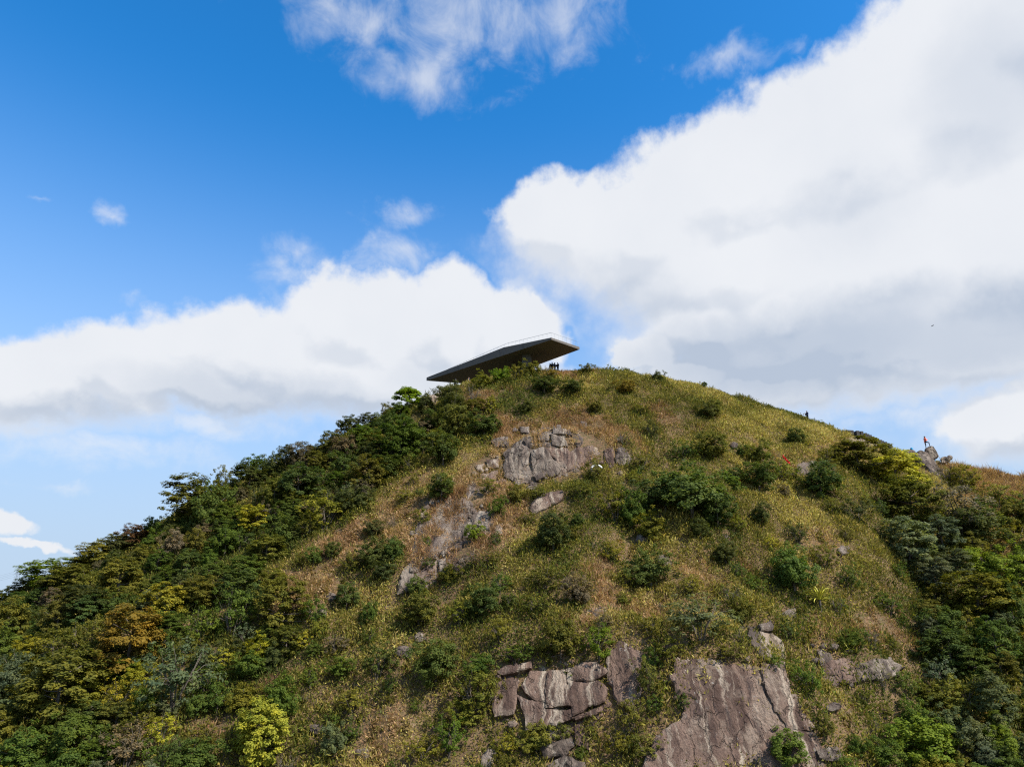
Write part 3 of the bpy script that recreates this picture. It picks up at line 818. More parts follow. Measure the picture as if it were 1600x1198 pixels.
# centre x, y, width, height in picture points, kind, colour, own label
HAND = [
 (635,626,54,44,'U','lb','bright lime green tree on the left skyline near the deck'),
 (512,660,26,30,'L','dk','sparse small tree standing above the left skyline alone'),
 (486,684,34,26,'B','gy','leafless twiggy tree on the left skyline beside the sparse tree'),
 (298,775,96,78,'T','ol','big dark layered tree at the steep step of the left skyline'),
 (205,840,46,42,'T','rb','reddish brown tree near the left skyline'),
 (228,832,24,30,'T','li','small lime tree touching the reddish brown tree'),
 (185,836,52,36,'L','yo','airy olive treetop on the skyline left of the reddish brown tree'),
 (150,862,74,44,'T','yo','yellowish layered tree on the left skyline below the airy treetop'),
 (80,892,92,44,'T','li','lime green broad tree lining the lowest left skyline'),
 (108,905,74,46,'T','yo','golden olive broad tree below the lime skyline tree'),
 (40,918,44,32,'T','dk',None),(120,945,84,56,'T','dk',None),(85,965,50,64,'T','ol',None),(128,958,54,52,'T','dg',None),(182,905,74,64,'T','yo',None),
 (255,946,68,64,'T','yd','bright layered green tree just above the orange brown tree'),
 (195,1005,108,110,'T','or','large orange brown layered tree on the lower left slope'),
 (8,975,66,76,'T','ol','broad olive tree cut by the left edge'),
 (45,1018,54,44,'T','yd',None),(92,1012,94,64,'L','ol',None),(82,1082,136,116,'T','ol','very wide olive layered tree in the lower left corner wood'),
 (132,1078,60,60,'T','yo',None),(186,1092,52,62,'L','yd',None),(272,1062,112,112,'L','bl','large greyish green bush right of the orange brown tree'),
 (18,1062,64,64,'R','bl',None),(24,1182,74,64,'R','gr',None),(32,1168,56,34,'L','yd',None),(95,1166,84,74,'R','gr',None),(128,1126,74,54,'T','dg',None),
 (192,1172,86,74,'L','gy',None),
 (405,1150,98,98,'T','ye','bright yellow round tree near the bottom left'),
 (436,1096,58,62,'R','gr',None),(378,1096,48,46,'R','yo',None),(338,1096,46,46,'R','gr',None),(382,1046,62,42,'R','gr',None),
 (427,1030,32,36,'R','dk',None),(372,1015,34,30,'R','dk',None),(432,950,82,88,'T','yo','tall layered green tree left of centre on the middle slope'),
 (360,962,76,84,'L','gr',None),(398,812,58,46,'T','yd','yellow green layered tree in the left wood'),(416,858,62,44,'T','yo',None),(350,852,44,44,'R','gr',None),
 (322,800,54,72,'R','dg',None),(386,748,62,52,'T','dk',None),(426,772,42,54,'T','yo',None),(466,756,74,62,'T','dg',None),(508,800,84,62,'L','yo',None),
 (546,767,42,34,'L','bp','pale grey green bush at the right edge of the left wood'),(562,782,42,36,'R','dk',None),(576,742,64,62,'T','ol',None),(626,690,62,74,'T','gr','layered green tree below the bright lime tree'),
 (604,730,50,44,'T','dg',None),(676,690,32,42,'T','yo',None),(692,704,52,52,'R','dg',None),(714,664,54,54,'R','ol',None),
 (768,632,18,30,'T','ye','slim yellow shrub below the deck'),(756,668,54,38,'R','dg',None),(700,620,42,34,'R','dk',None),(740,616,36,36,'B','gy',None),
 (752,597,32,26,'R','yo','yellow olive bush under the left half of the deck'),(783,589,28,24,'R','li','lime bush under the middle of the deck'),
 (806,584,30,30,'L','yo','golden olive shrub under the deck left of its column'),(830,580,32,28,'R','yo','golden round shrub in front of the deck column'),
 (850,603,36,26,'R','dk',None),(893,607,42,28,'R','dk','dark twin bush below the group of standing people'),(862,584,30,22,'L','or',None),(915,580,30,20,'R','ol',None),
 (978,606,32,22,'R','or','brown gold bush on the upper right grass slope'),(930,637,24,20,'R','ol',None),(822,636,26,22,'R','dk',None),
 (1029,591,24,20,'R','dk','dark green bush on the skyline right of the summit'),(1101,598,12,14,'U','dg','tiny tree with a stem on the right skyline'),
 (1108,641,36,30,'R','dk','dark bush alone on the upper right grass slope'),(1018,670,32,32,'L','dk',None),
 (1115,699,52,40,'R','ol','neat rounded olive bush in the middle of the right grass slope'),(1068,703,42,34,'L','dg',None),
 (1245,684,36,26,'R','dk','small dark bush above the red cloth'),(1187,747,56,48,'R','dg','round deep green bush left below the red cloth'),
 (1285,754,64,52,'R','dg','round dark bush right below the red cloth'),(1345,714,84,62,'T','ol','dark olive layered tree below the stone steps'),
 (1402,736,76,66,'T','yb','bright yellow layered tree left of the leaning boulder'),(1430,785,84,84,'T','ol','olive layered tree directly below the bright yellow layered tree'),
 (1425,850,92,80,'T','bp','pale bluish green layered tree on the right slope'),(1340,798,62,42,'L','dk',None),
 (1500,798,94,84,'L','gy','grey brown loose bush on the right slope'),(1532,832,94,62,'R','dk',None),(1556,886,74,54,'R','li','lime green round tree by the right edge'),
 (1512,746,52,42,'L','yo',None),(1482,735,40,40,'B','gy',None),
 (1082,778,116,84,'R','dg','largest dark green bush in the middle of the right slope'),(1000,776,66,46,'L','bl',None),(988,802,42,62,'R','gr',None),
 (1018,826,46,46,'R','yo',None),(1095,829,38,36,'R','dk',None),(1018,892,58,58,'R','dg','conical dark green bush below the largest dark bush'),
 (1135,865,40,36,'R','dk',None),(1190,805,32,36,'R','dk',None),(1248,832,36,38,'L','dk',None),(1243,895,70,70,'R','gr','large round green bush above the yellow spiky plant'),
 (1330,902,36,42,'L','gr',None),(1205,848,28,26,'L','yd',None),(865,836,62,58,'R','dk','dark round bush right of the middle rocks'),
 (778,795,26,36,'R','gr','upright small green bush among the middle rocks'),(740,836,32,30,'R','li','round lime bush among the middle rocks'),
 (926,735,42,42,'L','ol',None),(908,766,44,26,'L','ol',None),(580,828,32,28,'R','dk',None),(588,866,52,46,'R','dk','dark bush in the brown grass left of the middle rocks'),
 (614,862,36,36,'R','dg',None),(600,893,42,32,'R','dk',None),(540,935,38,40,'R','dg',None),(490,870,26,30,'R','gr',None),(518,862,24,28,'R','dk',None),
 (655,956,62,48,'R','ol',None),(757,945,58,52,'R','dg',None),(575,963,32,38,'R','gr',None),(850,905,64,38,'L','ol',None),(835,946,54,38,'L','ol',None),
 (681,1042,72,64,'R','dg','dark round bush at lower centre left of the jointed cliff'),(742,1086,74,74,'L','ol',None),(728,1122,50,42,'R','yo',None),
 (876,1006,54,64,'R','ol','olive bush on top of the jointed cliff'),(936,1006,56,56,'L','li','bright lime leafy shrub on the right end of the jointed cliff'),
 (1095,968,114,72,'L','bl','broad feathery green bush on top of the largest slab'),(1020,1030,32,42,'L','gr',None),
 (1232,1178,70,58,'R','gr','leafy green bush at the bottom edge before the largest slab'),(1432,1126,54,54,'R','gr',None),(1450,1172,104,74,'R','li','lime green dense bush at the bottom edge, lower right'),
 (1385,1184,56,44,'R','gr',None),(1490,1022,84,74,'T','dg','dark blue green tree on the right below the tangled olive crowns'),(1532,935,114,76,'T','yo','wide pale olive layered tree near the right edge'),
 (1562,1012,74,84,'T','gr',None),(1504,1092,86,64,'L','yo',None),(1562,1102,84,84,'T','bl',None),(1522,1130,54,34,'L','or',None),(1566,1164,56,46,'R','li',None),
 (1592,955,54,94,'T','dg',None),(1470,935,54,44,'L','ol',None),(520,1162,46,52,'R','bl','bluish round bush near the bottom edge left of centre'),
 (490,1015,28,24,'R','dg',None),(472,1000,34,30,'L','yd',None),(590,1036,62,62,'L','dg',None),(530,1046,42,32,'R','gr',None),(548,1096,54,38,'L','yo',None),
 (662,1172,54,42,'L','yo',None),(700,1152,62,62,'L','gr',None),(790,1166,42,38,'L','yd',None),(1000,640,26,20,'L','ol',None),(1300,790,34,30,'L','ol',None),
 (1560,775,60,40,'L','yo',None),(1590,840,50,50,'L','yo',None),
]
HAND += [(1042,1012,62,38,'L','ol',None),(1012,1062,46,62,'L','ol',None),(988,1118,48,52,'L','yo',None),(1266,1062,46,60,'L','gr',None),(1290,1134,42,42,'L','ol',None),
 (1212,1036,40,34,'L','gr',None),(1135,1020,54,26,'L','ol',None),(968,1162,52,42,'L','ol',None),(806,1022,60,32,'L','gr',None),(768,1084,36,60,'L','ol',None),
 (762,760,36,30,'L','ol',None),(1004,722,36,34,'L','ol',None),(1040,772,76,62,'R','dg','dark bush joined to the left of the largest dark bush'),
 (1122,802,54,50,'R','dg',None),(962,792,62,62,'L','ol',None),(1010,1172,60,50,'L','ol',None),(842,770,34,26,'L','ol',None),(670,880,30,20,'L','gr',None)]
plants = [list(h) for h in HAND]
prng = random.Random(5)
def fill(poly, spacing, n_try, kinds, cols, wr, avoid=0.55, hr=(0.8,1.1)):
    poly = np.array(poly, float); x0, y0 = poly.min(0); x1, y1 = poly.max(0)
    for _ in range(n_try):
        x = prng.uniform(x0, x1); y = prng.uniform(y0, y1)
        if not poly_in(np.array([x]), np.array([y]), poly)[0]: continue
        w = prng.uniform(*wr)
        if any(abs(x-p[0]) < avoid*(w+p[2])/2+spacing and abs(y-p[1]) < avoid*(w*.9+p[3])/2+spacing for p in plants): continue
        if any(poly_in(np.array([x]), np.array([y+w*.2]), rp)[0] for rp in ROCK_POLYS): continue
        plants.append([x, y, w, w*prng.uniform(*hr), prng.choice(kinds), prng.choice(cols), None])
fill([(-30,950),(100,888),(215,840),(330,752),(430,712),(500,686),(560,660),(640,634),(735,616),(755,660),(650,716),(590,770),(480,830),(380,860),(260,930),(120,970),(-30,1000)],
     0, 2500, 'TTRLRT', ['dk','dg','ol','ol','gr','gr','dk','gy'], (28,48), 0.46)
fill([(-30,960),(330,880),(450,905),(470,1000),(330,1070),(300,1240),(-30,1240)], 0, 1200, 'TLRLRT', ['ol','gr','bl','gr','dg','ol','yd','gr'], (36,66), 0.50)
fill([(1440,770),(1640,800),(1640,1240),(1470,1240),(1445,1000)], 0, 800, 'TLRT', ['ol','gr','bl','dg','yo'], (40,68), 0.52)
fill([(400,860),(480,830),(640,740),(760,660),(1340,700),(1430,860),(1430,1230),(300,1230),(460,1000)], 4, 470, 'LLLRLB', ['dg','gr','ol','gr','ol','yo','gy','yo'], (18,50), 0.66)
fill([(740,600),(900,585),(1330,690),(1380,860),(1000,760),(760,660)], 12, 50, 'LRL', ['dk','ol','dg'], (14,26), 0.9)

LMK = [(h[0], h[1], h[6]) for h in HAND if h[6]]
SHORT = [(860,548,'the summit deck'),(880,715,'the upper cliff'),(855,1095,'the jointed cliff'),(1140,1110,'the largest slab'),(1450,720,'the leaning boulder'),
         (1280,938,'the yellow spiky plant'),(931,745,'the white hoop'),(1226,726,'the red cloth'),(195,1005,'the orange brown tree'),(405,1150,'the bright yellow round tree'),
         (635,615,'the bright lime tree'),(205,840,'the reddish brown tree'),(1402,736,'the bright yellow layered tree'),(1425,850,'the pale bluish tree'),
         (1082,778,'the largest dark bush'),(690,900,'the middle rocks'),(681,1042,'the dark round lower bush'),(1340,1050,'the mauve grey outcrop'),
         (1360,685,'the stone steps'),(298,775,'the big skyline tree'),(255,946,'the bright layered tree'),(80,892,'the lime skyline tree'),(432,950,'the tall layered tree'),
         (1115,699,'the neat olive bush'),(272,1062,'the greyish green bush'),(546,767,'the pale grey green bush'),(398,812,'the yellow green wood tree'),
         (1532,935,'the wide pale olive tree'),(1450,1172,'the lime corner bush'),(82,1082,'the very wide olive tree'),(588,866,'the dark bush in brown grass'),(520,1162,'the bluish round bush')]
ORD = ['', 'second ', 'third ', 'fourth ', 'fifth ', 'sixth ', 'seventh ', 'eighth ', 'ninth ']
def auto_labels():
    groups = {}
    for i, p in enumerate(plants):
        if p[6]: continue
        c = sorted(SHORT, key=lambda s: math.hypot(s[0]-p[0], s[1]-p[1]))[0]
        dx, dy = p[0]-c[0], p[1]-c[1]
        an = math.degrees(math.atan2(-dy, dx)) % 360
        di = ['right of','up and right of','above','up and left of','left of','below left of','below','below right of'][int(((an+22.5) % 360)//45)]
        noun = 'tree' if (p[2] > 29 and p[4] in 'TU') else 'bush'
        key = (PAL[p[5]][1], KN[p[4]], noun, di, c[2])
        groups.setdefault(key, []).append((math.hypot(dx, dy), i))
    for key, lst in groups.items():
        lst.sort()
        for r, (d_, i) in enumerate(lst):
            near = '' if len(lst) == 1 else (' nearest' if r == 0 else '')
            plants[i][6] = f"{ORD[min(r,8)]}{key[0]} {key[1]} {key[2]} {key[3]} {key[4]}" + (', the nearest such' if near else '')
auto_labels()

SKX = [-100,0,50,100,150,200,220,260,320,400,450,500,560,600,660,700,740,800,860,950,1050,1200,1300,1400,1480,1600,1700]
SKY_ = [960,918,890,866,846,823,802,764,733,710,692,672,642,626,612,600,584,570,570,566,580,620,655,688,705,728,745]
for p in plants:
    if p[6] in [h[6] for h in HAND if h[6]] and (p[4] in 'UB' or p[5] == 'lb' or p[0] > 800 or p[2] < 28): continue
    lim = np.interp(p[0], SKX, SKY_) - (4 if 430 < p[0] < 640 else 0)
    if p[1]-p[3]*0.5 < lim: p[1] = lim+p[3]*0.5
foot = cast([p[0] for p in plants], [p[1]+p[3]*0.46 for p in plants], GRID)
UNDERGROWTH_SPOTS = []
for i, p in enumerate(plants):
    x, y, w, h, kind, colr, lab = p
    base = foot[i]
    # on the skyline the foot is the ridge itself
    dist = base[1]*CP + base[2]*SP
    W = w*dist/F*(1.1 if kind == 'R' else 1.0); H = h*dist/F*(1.1 if kind == 'R' else 1.0)
    if kind in 'TRL': H = max(H, 0.50*W)
    crown, trunk = PROTO[kind][prng.randrange(len(PROTO[kind]))]
    tree = (w > 29 and kind in 'TU') or kind == 'U'
    root = empty('tree' if tree else 'bush', (base[0], base[1], base[2]-0.08), lab, 'tree' if tree else 'bush',
                 'trees on the hillside' if tree else 'bushes on the hillside')
    root.rotation_euler = (prng.uniform(-.06,.06), prng.uniform(-.06,.06), prng.uniform(0, 6.28))
    root.scale = (W, W*prng.uniform(.9,1.1), H)
    b, _n = PAL[colr]
    j = prng.uniform(.95,1.30)
    oc = ob('crown', crown, root); oc.color = (b[0]*j*prng.uniform(.92,1.1), b[1]*j, b[2]*j*prng.uniform(.8,1.2), 1)
    ob('trunk', trunk, root)
    UNDERGROWTH_SPOTS.append((base[0], base[1], W*0.5))

# ---- ground cover: uncountable scrub bamboo, dry grass and low leafy growth
N = 170000
gx = RNG.uniform(-88, 92, N); gy = RNG.uniform(46, 110, N)
ok = gy < np.interp(gx, _xs, _ry)+1.5
gx, gy = gx[ok], gy[ok]
gz = GRID(gx, gy)
ppx, ppy, pw = project(np.stack([gx,gy,gz],1))
ok = (ppx > -130) & (ppx < 1730) & (ppy < 1290)
gx, gy, gz, ppx, ppy, pw = [a[ok] for a in (gx,gy,gz,ppx,ppy,pw)]
inrock = np.zeros(len(gx), bool)
for rp in ROCK_POLYS:
    rp = np.array(rp); c_ = rp.mean(0); inrock |= poly_in(ppx+9*fbm(gx,gy,0.8,3), ppy+9*fbm(gx+40,gy,0.8,3), c_+(rp-c_)*0.94)
def field(blobs):
    r = np.zeros(len(gx))
    for (cx, cy, rx, ry, a) in blobs: r = np.maximum(r, a*np.exp(-(((ppx-cx)/rx)**2+((ppy-cy)/ry)**2)))
    return r
TAN = field([(600,800,130,90,1),(690,850,90,90,1),(520,850,80,60,.9),(800,690,150,40,.95),(930,680,110,45,.9),(480,930,110,60,.75),(640,920,60,40,.7),
             (930,950,70,45,.8),(1000,1010,60,60,.8),(960,880,50,40,.75),(1120,900,80,60,.75),(1280,870,40,60,.8),(1330,990,90,50,.75),(1340,1130,80,60,.55),
             (1560,800,80,80,1),(1590,870,40,50,1.1),(1560,740,70,30,1),(300,850,60,40,.7),(310,1130,70,50,.7),(380,1080,70,30,.6),(740,640,24,40,1),
             (760,800,90,60,.8),(590,1160,60,60,.6),(540,1080,80,60,.45),(1000,1120,40,90,.8),(930,1150,60,50,.6),(1230,720,60,30,.5),(900,585,60,12,.9),
             (1320,700,40,25,.6),(1480,730,40,20,.8),(1150,760,80,20,.35)])
TAN = TAN + 0.75*fbm(gx, gy, 5.0, 4) + 0.30*fbm(gx, gy, 1.3, 3)
edge_band = np.zeros(len(gx), bool)
for rp in ROCK_POLYS:
    rp = np.array(rp); c_ = rp.mean(0)
    if np.ptp(rp[:,0]) < 22: continue
    edge_band |= poly_in(ppx, ppy, c_+(rp-c_)*1.02) & ~poly_in(ppx+6*fbm(gx,gy,0.6,3), ppy+6*fbm(gx+40,gy,0.6,3), c_+(rp-c_)*0.79)
bed = np.zeros(len(gx), bool)
for rp in BED_POLYS: bed |= poly_in(ppx, ppy, rp)
bed_grass = bed & (fbm(gx*1.0+3, gy*0.6+8, 1.5, 4) > -0.05)
edge_band &= (fbm(gx+5, gy+60, 1.4, 3) > -0.03)
GRN = field([(200,1000,330,260,.9),(300,800,300,90,.8),(1540,1020,110,230,.9),(1250,980,80,60,.5),(1300,1110,90,100,.5),(740,1060,90,110,.55),(860,880,140,60,.5),
             (1000,830,120,90,.55),(600,680,130,70,.8),(820,620,110,40,.55)]) + 0.9*fbm(gx+80, gy, 6.0, 4)
for (sx_, sy_, sr_) in UNDERGROWTH_SPOTS:  # more green undergrowth and less dry grass around each plant's foot
    m_ = (np.abs(gx-sx_) < sr_*1.5) & (np.abs(gy-sy_) < sr_*1.5)
    dd = np.hypot(gx[m_]-sx_, (gy[m_]-sy_)*1.2)/sr_
    GRN[m_] += 0.9*np.exp(-(dd/0.95)**2); TAN[m_] -= 0.8*np.exp(-(dd/0.85)**2)
thin = fbm(gx+11, gy+7, 2.2, 4)
TAN = np.where(bed, 1.0, TAN)
istan = (TAN + RNG.normal(0,.14,len(gx))) > 0.44
isgrn = (~istan) & ((GRN + RNG.normal(0,.2,len(gx))) > 0.55)
keep = (((~inrock) & (~bed | bed_grass)) | edge_band) & ((thin + RNG.normal(0,.12,len(gx))) > np.where(istan, -0.52, -0.60))
def blades(name, label, sel, per, lenr, widr, upness, cols, cat, lump=0.0, tall=None):
    sx_, sy_, sz_ = gx[sel], gy[sel], gz[sel]
    n = len(sx_)
    hs = 1+1.3*np.clip(fbm(sx_+5, sy_, 1.8, 3), -0.5, 0.8)
    if tall is not None: hs = hs*tall[sel]
    ii = np.repeat(np.arange(n), per); k = len(ii)
    sp = 0.26
    bx = sx_[ii]+RNG.normal(0,sp,k); by = sy_[ii]+RNG.normal(0,sp,k)
    bz = GRID(bx, by) + np.where(edge_band[sel] | bed_grass[sel], 0.42, 0.0)[ii]*RNG.uniform(0.3,1.2,k) + lump*hs[ii]*RNG.uniform(0,1,k)
    L = RNG.uniform(*lenr, k)*hs[ii]; Wd = RNG.uniform(*widr, k)
    nrm_ = GRID.normal(bx, by)
    d = unit(np.array([0,0,1.0])*upness + nrm_*0.35 + RNG.normal(0,.55,(k,3)))
    c = np.stack([bx,by,bz],1) + d*(L*0.45)[:,None]
    nn = unit(np.cross(d, unit(RNG.normal(size=(k,3)))))
    V, Fc = leaf_quads(c, nn, L*0.5, Wd, RNG, tan=d)
    me = mesh_np(name, V, Fc)
    cols = np.array(cols)
    big = np.clip(0.5+1.1*fbm(bx+33, by+21, 7.0, 3), 0, 1)*(len(cols)-1)
    ci = np.clip(np.round(big + RNG.normal(0, 1.15, k)), 0, len(cols)-1).astype(int)
    cc = cols[ci]*1.2*np.exp(RNG.normal(0,.16,(k,1)))*np.exp(RNG.normal(0,.24,n))[ii][:,None]*np.exp(RNG.normal(0,.05,(k,3)))
    face_attr(me, 'leafcol', np.clip(cc,0,0.7))
    o = ob(name, me, None, M_cover)
    return tag(o, label, cat, kind='stuff')
tall = np.where((ppx > 1480) & (ppy < 900), 1.9, 1.0)
blades('scrub_bamboo', 'olive and straw scrub bamboo covering the slope', keep & ~istan & ~isgrn, 13, (0.18,0.40), (0.026,0.052), 0.45,
       [(0.078,0.075,0.016),(0.138,0.122,0.024),(0.20,0.165,0.036),(0.285,0.222,0.058),(0.39,0.30,0.105)], 'scrub', 0.5)
blades('dry_grass', 'dry tan and pinkish brown grass between the rocks', keep & istan, 12, (0.25,0.60), (0.016,0.034), 0.30,
       [(0.16,0.088,0.042),(0.27,0.155,0.075),(0.34,0.205,0.105),(0.42,0.27,0.14),(0.20,0.135,0.045)], 'grass', 0.15, tall)
blades('low_undergrowth', 'low green leafy undergrowth between bushes', keep & isgrn, 9, (0.17,0.38), (0.035,0.07), 0.40,
       [(0.048,0.060,0.013),(0.078,0.090,0.016),(0.115,0.112,0.020),(0.165,0.142,0.027),(0.23,0.185,0.05)], 'undergrowth', 0.75)

def mounds(name, label, sel, n, rr, per, hl, cols, cat, zf=0.75):
    ids = np.flatnonzero(sel); ids = RNG.choice(ids, min(n, len(ids)), replace=False)
    r = RNG.uniform(*rr, len(ids))*np.exp(RNG.normal(0,.25,len(ids)))
    ii = np.repeat(np.arange(len(ids)), per); k = len(ii)
    d = unit(RNG.normal(size=(k,3))); d[:,2] = np.abs(d[:,2])
    lobe = 1+0.35*np.sin(3*np.arctan2(d[:,1],d[:,0])+ii*1.7)
    p = d*(r[ii]*lobe*RNG.uniform(.55,1.05,k))[:,None]*np.array([1,1,zf])
    bx = gx[ids][ii]+p[:,0]; by = gy[ids][ii]+p[:,1]
    c = np.stack([bx, by, GRID(bx,by)+p[:,2]], 1)
    nn = unit(d*0.8+np.array([0,0,.4])+RNG.normal(0,.5,(k,3)))
    h = RNG.uniform(*hl, k)
    V, Fc = leaf_quads(c, nn, h, h*0.5, RNG)
    me = mesh_np(name, V, Fc)
    cc = np.array(cols)[RNG.integers(0,len(cols),len(ids))][ii]*np.exp(RNG.normal(0,.28,(k,1)))
    face_attr(me, 'leafcol', np.clip(cc,0,.7))
    tag(ob(name, me, None, M_cover), label, cat, kind='stuff')
mounds('low_scrub', 'low merging green and olive scrub clumps spread over the slope', keep & ~istan, 1500, (0.35,0.85), 90, (0.07,0.14),
       [(0.070,0.085,0.018),(0.10,0.11,0.019),(0.13,0.122,0.022),(0.16,0.135,0.028),(0.19,0.15,0.035),(0.055,0.070,0.016)], 'scrub')
mounds('grass_tussocks', 'tan grass tussocks clumped on the dry parts of the slope', keep & istan, 800, (0.25,0.55), 70, (0.08,0.20),
       [(0.24,0.145,0.07),(0.33,0.21,0.11),(0.20,0.14,0.05),(0.15,0.12,0.03),(0.40,0.27,0.15)], 'grass')

# ------------------------------------------------------------------ the summit deck
def simple_mat(name, col, rough=0.7, spec=0.3, metal=0.0, var=0.25, scale=2.0):
    m, t = mat_new(name); p_ = pos(t)
    c = t.mix(t.noise(p_, scale, 5, 0.6), tuple(x*(1-var) for x in col[:3])+(1,), tuple(min(1,x*(1+var)) for x in col[:3])+(1,))
    finish(t, principled(t, c, rough, spec, None, metal)); return m
M_conc, t = mat_new('board_marked_concrete')
p_ = pos(t)
c = t.mix(t.noise(p_, 0.8, 6, 0.6), (0.095,0.083,0.072,1), (0.150,0.132,0.114,1))
c = t.mix(t.m('MULTIPLY', t.step(t.noise(t.vm('MULTIPLY', p_, (1,1,0.2)), 2.2, 5, 0.6), 0.55, 0.7), 0.5), c, (0.055,0.048,0.043,1))
finish(t, principled(t, c, 0.85, 0.2, bump(t, t.noise(p_, 7, 5, 0.6), 0.3, 0.05)))
M_steel = simple_mat('galvanised_steel', (0.32,0.33,0.34), 0.45, 0.5, 0.6, 0.1)

ZS = 39.5
def at_z(px, py, z): d = pix_dir(px, py); return d*(z/d[2])
dA, dB, dE, dD = at_z(861.5,530.5,ZS), at_z(905.6,546,ZS), at_z(755,601.5,ZS), at_z(666.3,594.6,ZS)
def on_edge(px, py, P, Q):
    """point where the ray meets the upright plane through P and Q"""
    n = np.cross(Q-P, [0,0,1.0]); d = pix_dir(px, py); return d*((P@n)/(d@n))
tA = on_edge(861.8,527.2,dA,dD); tA = np.array([dA[0],dA[1],tA[2]]); tK = on_edge(787,542.6,dA,dD); tD = np.array([dD[0],dD[1],on_edge(668,589.2,dA,dD)[2]])
tB = dB+np.array([0,0,0.42]); tE = dE+np.array([0,0,0.9]); lK = np.array([tK[0],tK[1],ZS])
orig = np.array([2.2, 106.5, float(GRID(2.2,106.5))])
deck = empty('viewing_deck', orig, 'angular grey concrete viewing deck jutting out over the summit', 'viewing deck')
DV = [dA,lK,dD,dE,dB, tA,tK,tD,tE,tB]
me = bpy.data.meshes.new('deck_slab')
me.from_pydata([tuple(v-orig) for v in DV], [], [(0,1,2,3,4), (5,6,1,0), (6,7,2,1), (7,8,3,2), (8,9,4,3), (9,5,0,4), (5,9,6), (9,8,6), (8,7,6)])
bm = bmesh.new(); bm.from_mesh(me); bmesh.ops.recalc_face_normals(bm, faces=bm.faces[:]); bm.to_mesh(me); bm.free()
ob('deck_slab', me, deck, M_conc)
def prism(bot, top, name, parent, mat):
    n = len(bot); me = bpy.data.meshes.new(name)
    me.from_pydata([tuple(v) for v in bot+top], [], [tuple(range(n)), tuple(range(n,2*n))]+[(i,(i+1)%n,n+(i+1)%n,n+i) for i in range(n)])
    bm = bmesh.new(); bm.from_mesh(me); bmesh.ops.recalc_face_normals(bm, faces=bm.faces[:]); bm.to_mesh(me); bm.free()
    return ob(name, me, parent, mat)
b0, b1 = at(813.5,576,106.3), at(828,576,106.3); u0, u1 = at_z(816.5,553.5,ZS+0.02), at_z(828.5,553.0,ZS+0.02)
dy = np.array([0.25,1.0,0])
bot = [b0,b1,b1+dy,b0+dy]; top = [u0,u1,u1+dy,u0+dy]
for v in bot: v[2] -= 1.2
prism([v-orig for v in bot], [v-orig for v in top], 'column', deck, M_conc)
cw = [np.array(p) for p in [(0.2,112.5,0),(2.6,111.3,0),(3.2,112.4,0),(0.8,113.6,0)]]
prism([np.array([p[0],p[1],31.0])-orig for p in cw], [np.array([p[0],p[1],ZS+0.02])-orig for p in cw], 'core_wall', deck, M_conc)
# balustrade: thin posts and a rail, set back from the edge towards the left tip
def top_line(f):
    """f 0..1 from A to D along the near edge"""
    p = dA+(dD-dA)*f; fk = np.linalg.norm((lK-dA)[:2])/np.linalg.norm((dD-dA)[:2])
    z = tA[2]+(tK[2]-tA[2])*f/fk if f < fk else tK[2]+(tD[2]-tK[2])*(f-fk)/(1-fk)
    inn = np.array([-(dD-dA)[1], (dD-dA)[0], 0]); inn = inn/np.linalg.norm(inn)
    if inn[1] < 0: inn = -inn
    return np.array([p[0],p[1],z]) + inn*(0.12+1.6*f)
rail = empty('balustrade', tA, 'thin steel balustrade along the edge of the viewing deck', 'railing')
pts = []
nP = 30
for i in range(nP):
    p = top_line(0.004+0.86*i/(nP-1)); pts.append(p)
    MB().tube([p-tA-np.array([0,0,.15]), p-tA+np.array([0,0,.86])], 0.017, 5).build('post', M_steel, rail)
MB().tube([tuple(p-tA+np.array([0,0,.86])) for p in pts], 0.022, 5).build('top_rail', M_steel, rail)
pts = []
for i in range(8):
    f = i/7*0.97; p = tA+(tB-tA)*f + np.array([-0.08,0.1,0]); pts.append(p)
    if i: MB().tube([p-tA-np.array([0,0,.1]), p-tA+np.array([0,0,.86])], 0.015, 5).build('post', M_steel, rail)
MB().tube([tuple(p-tA+np.array([0,0,.86])) for p in pts], 0.018, 5).build('top_rail', M_steel, rail)

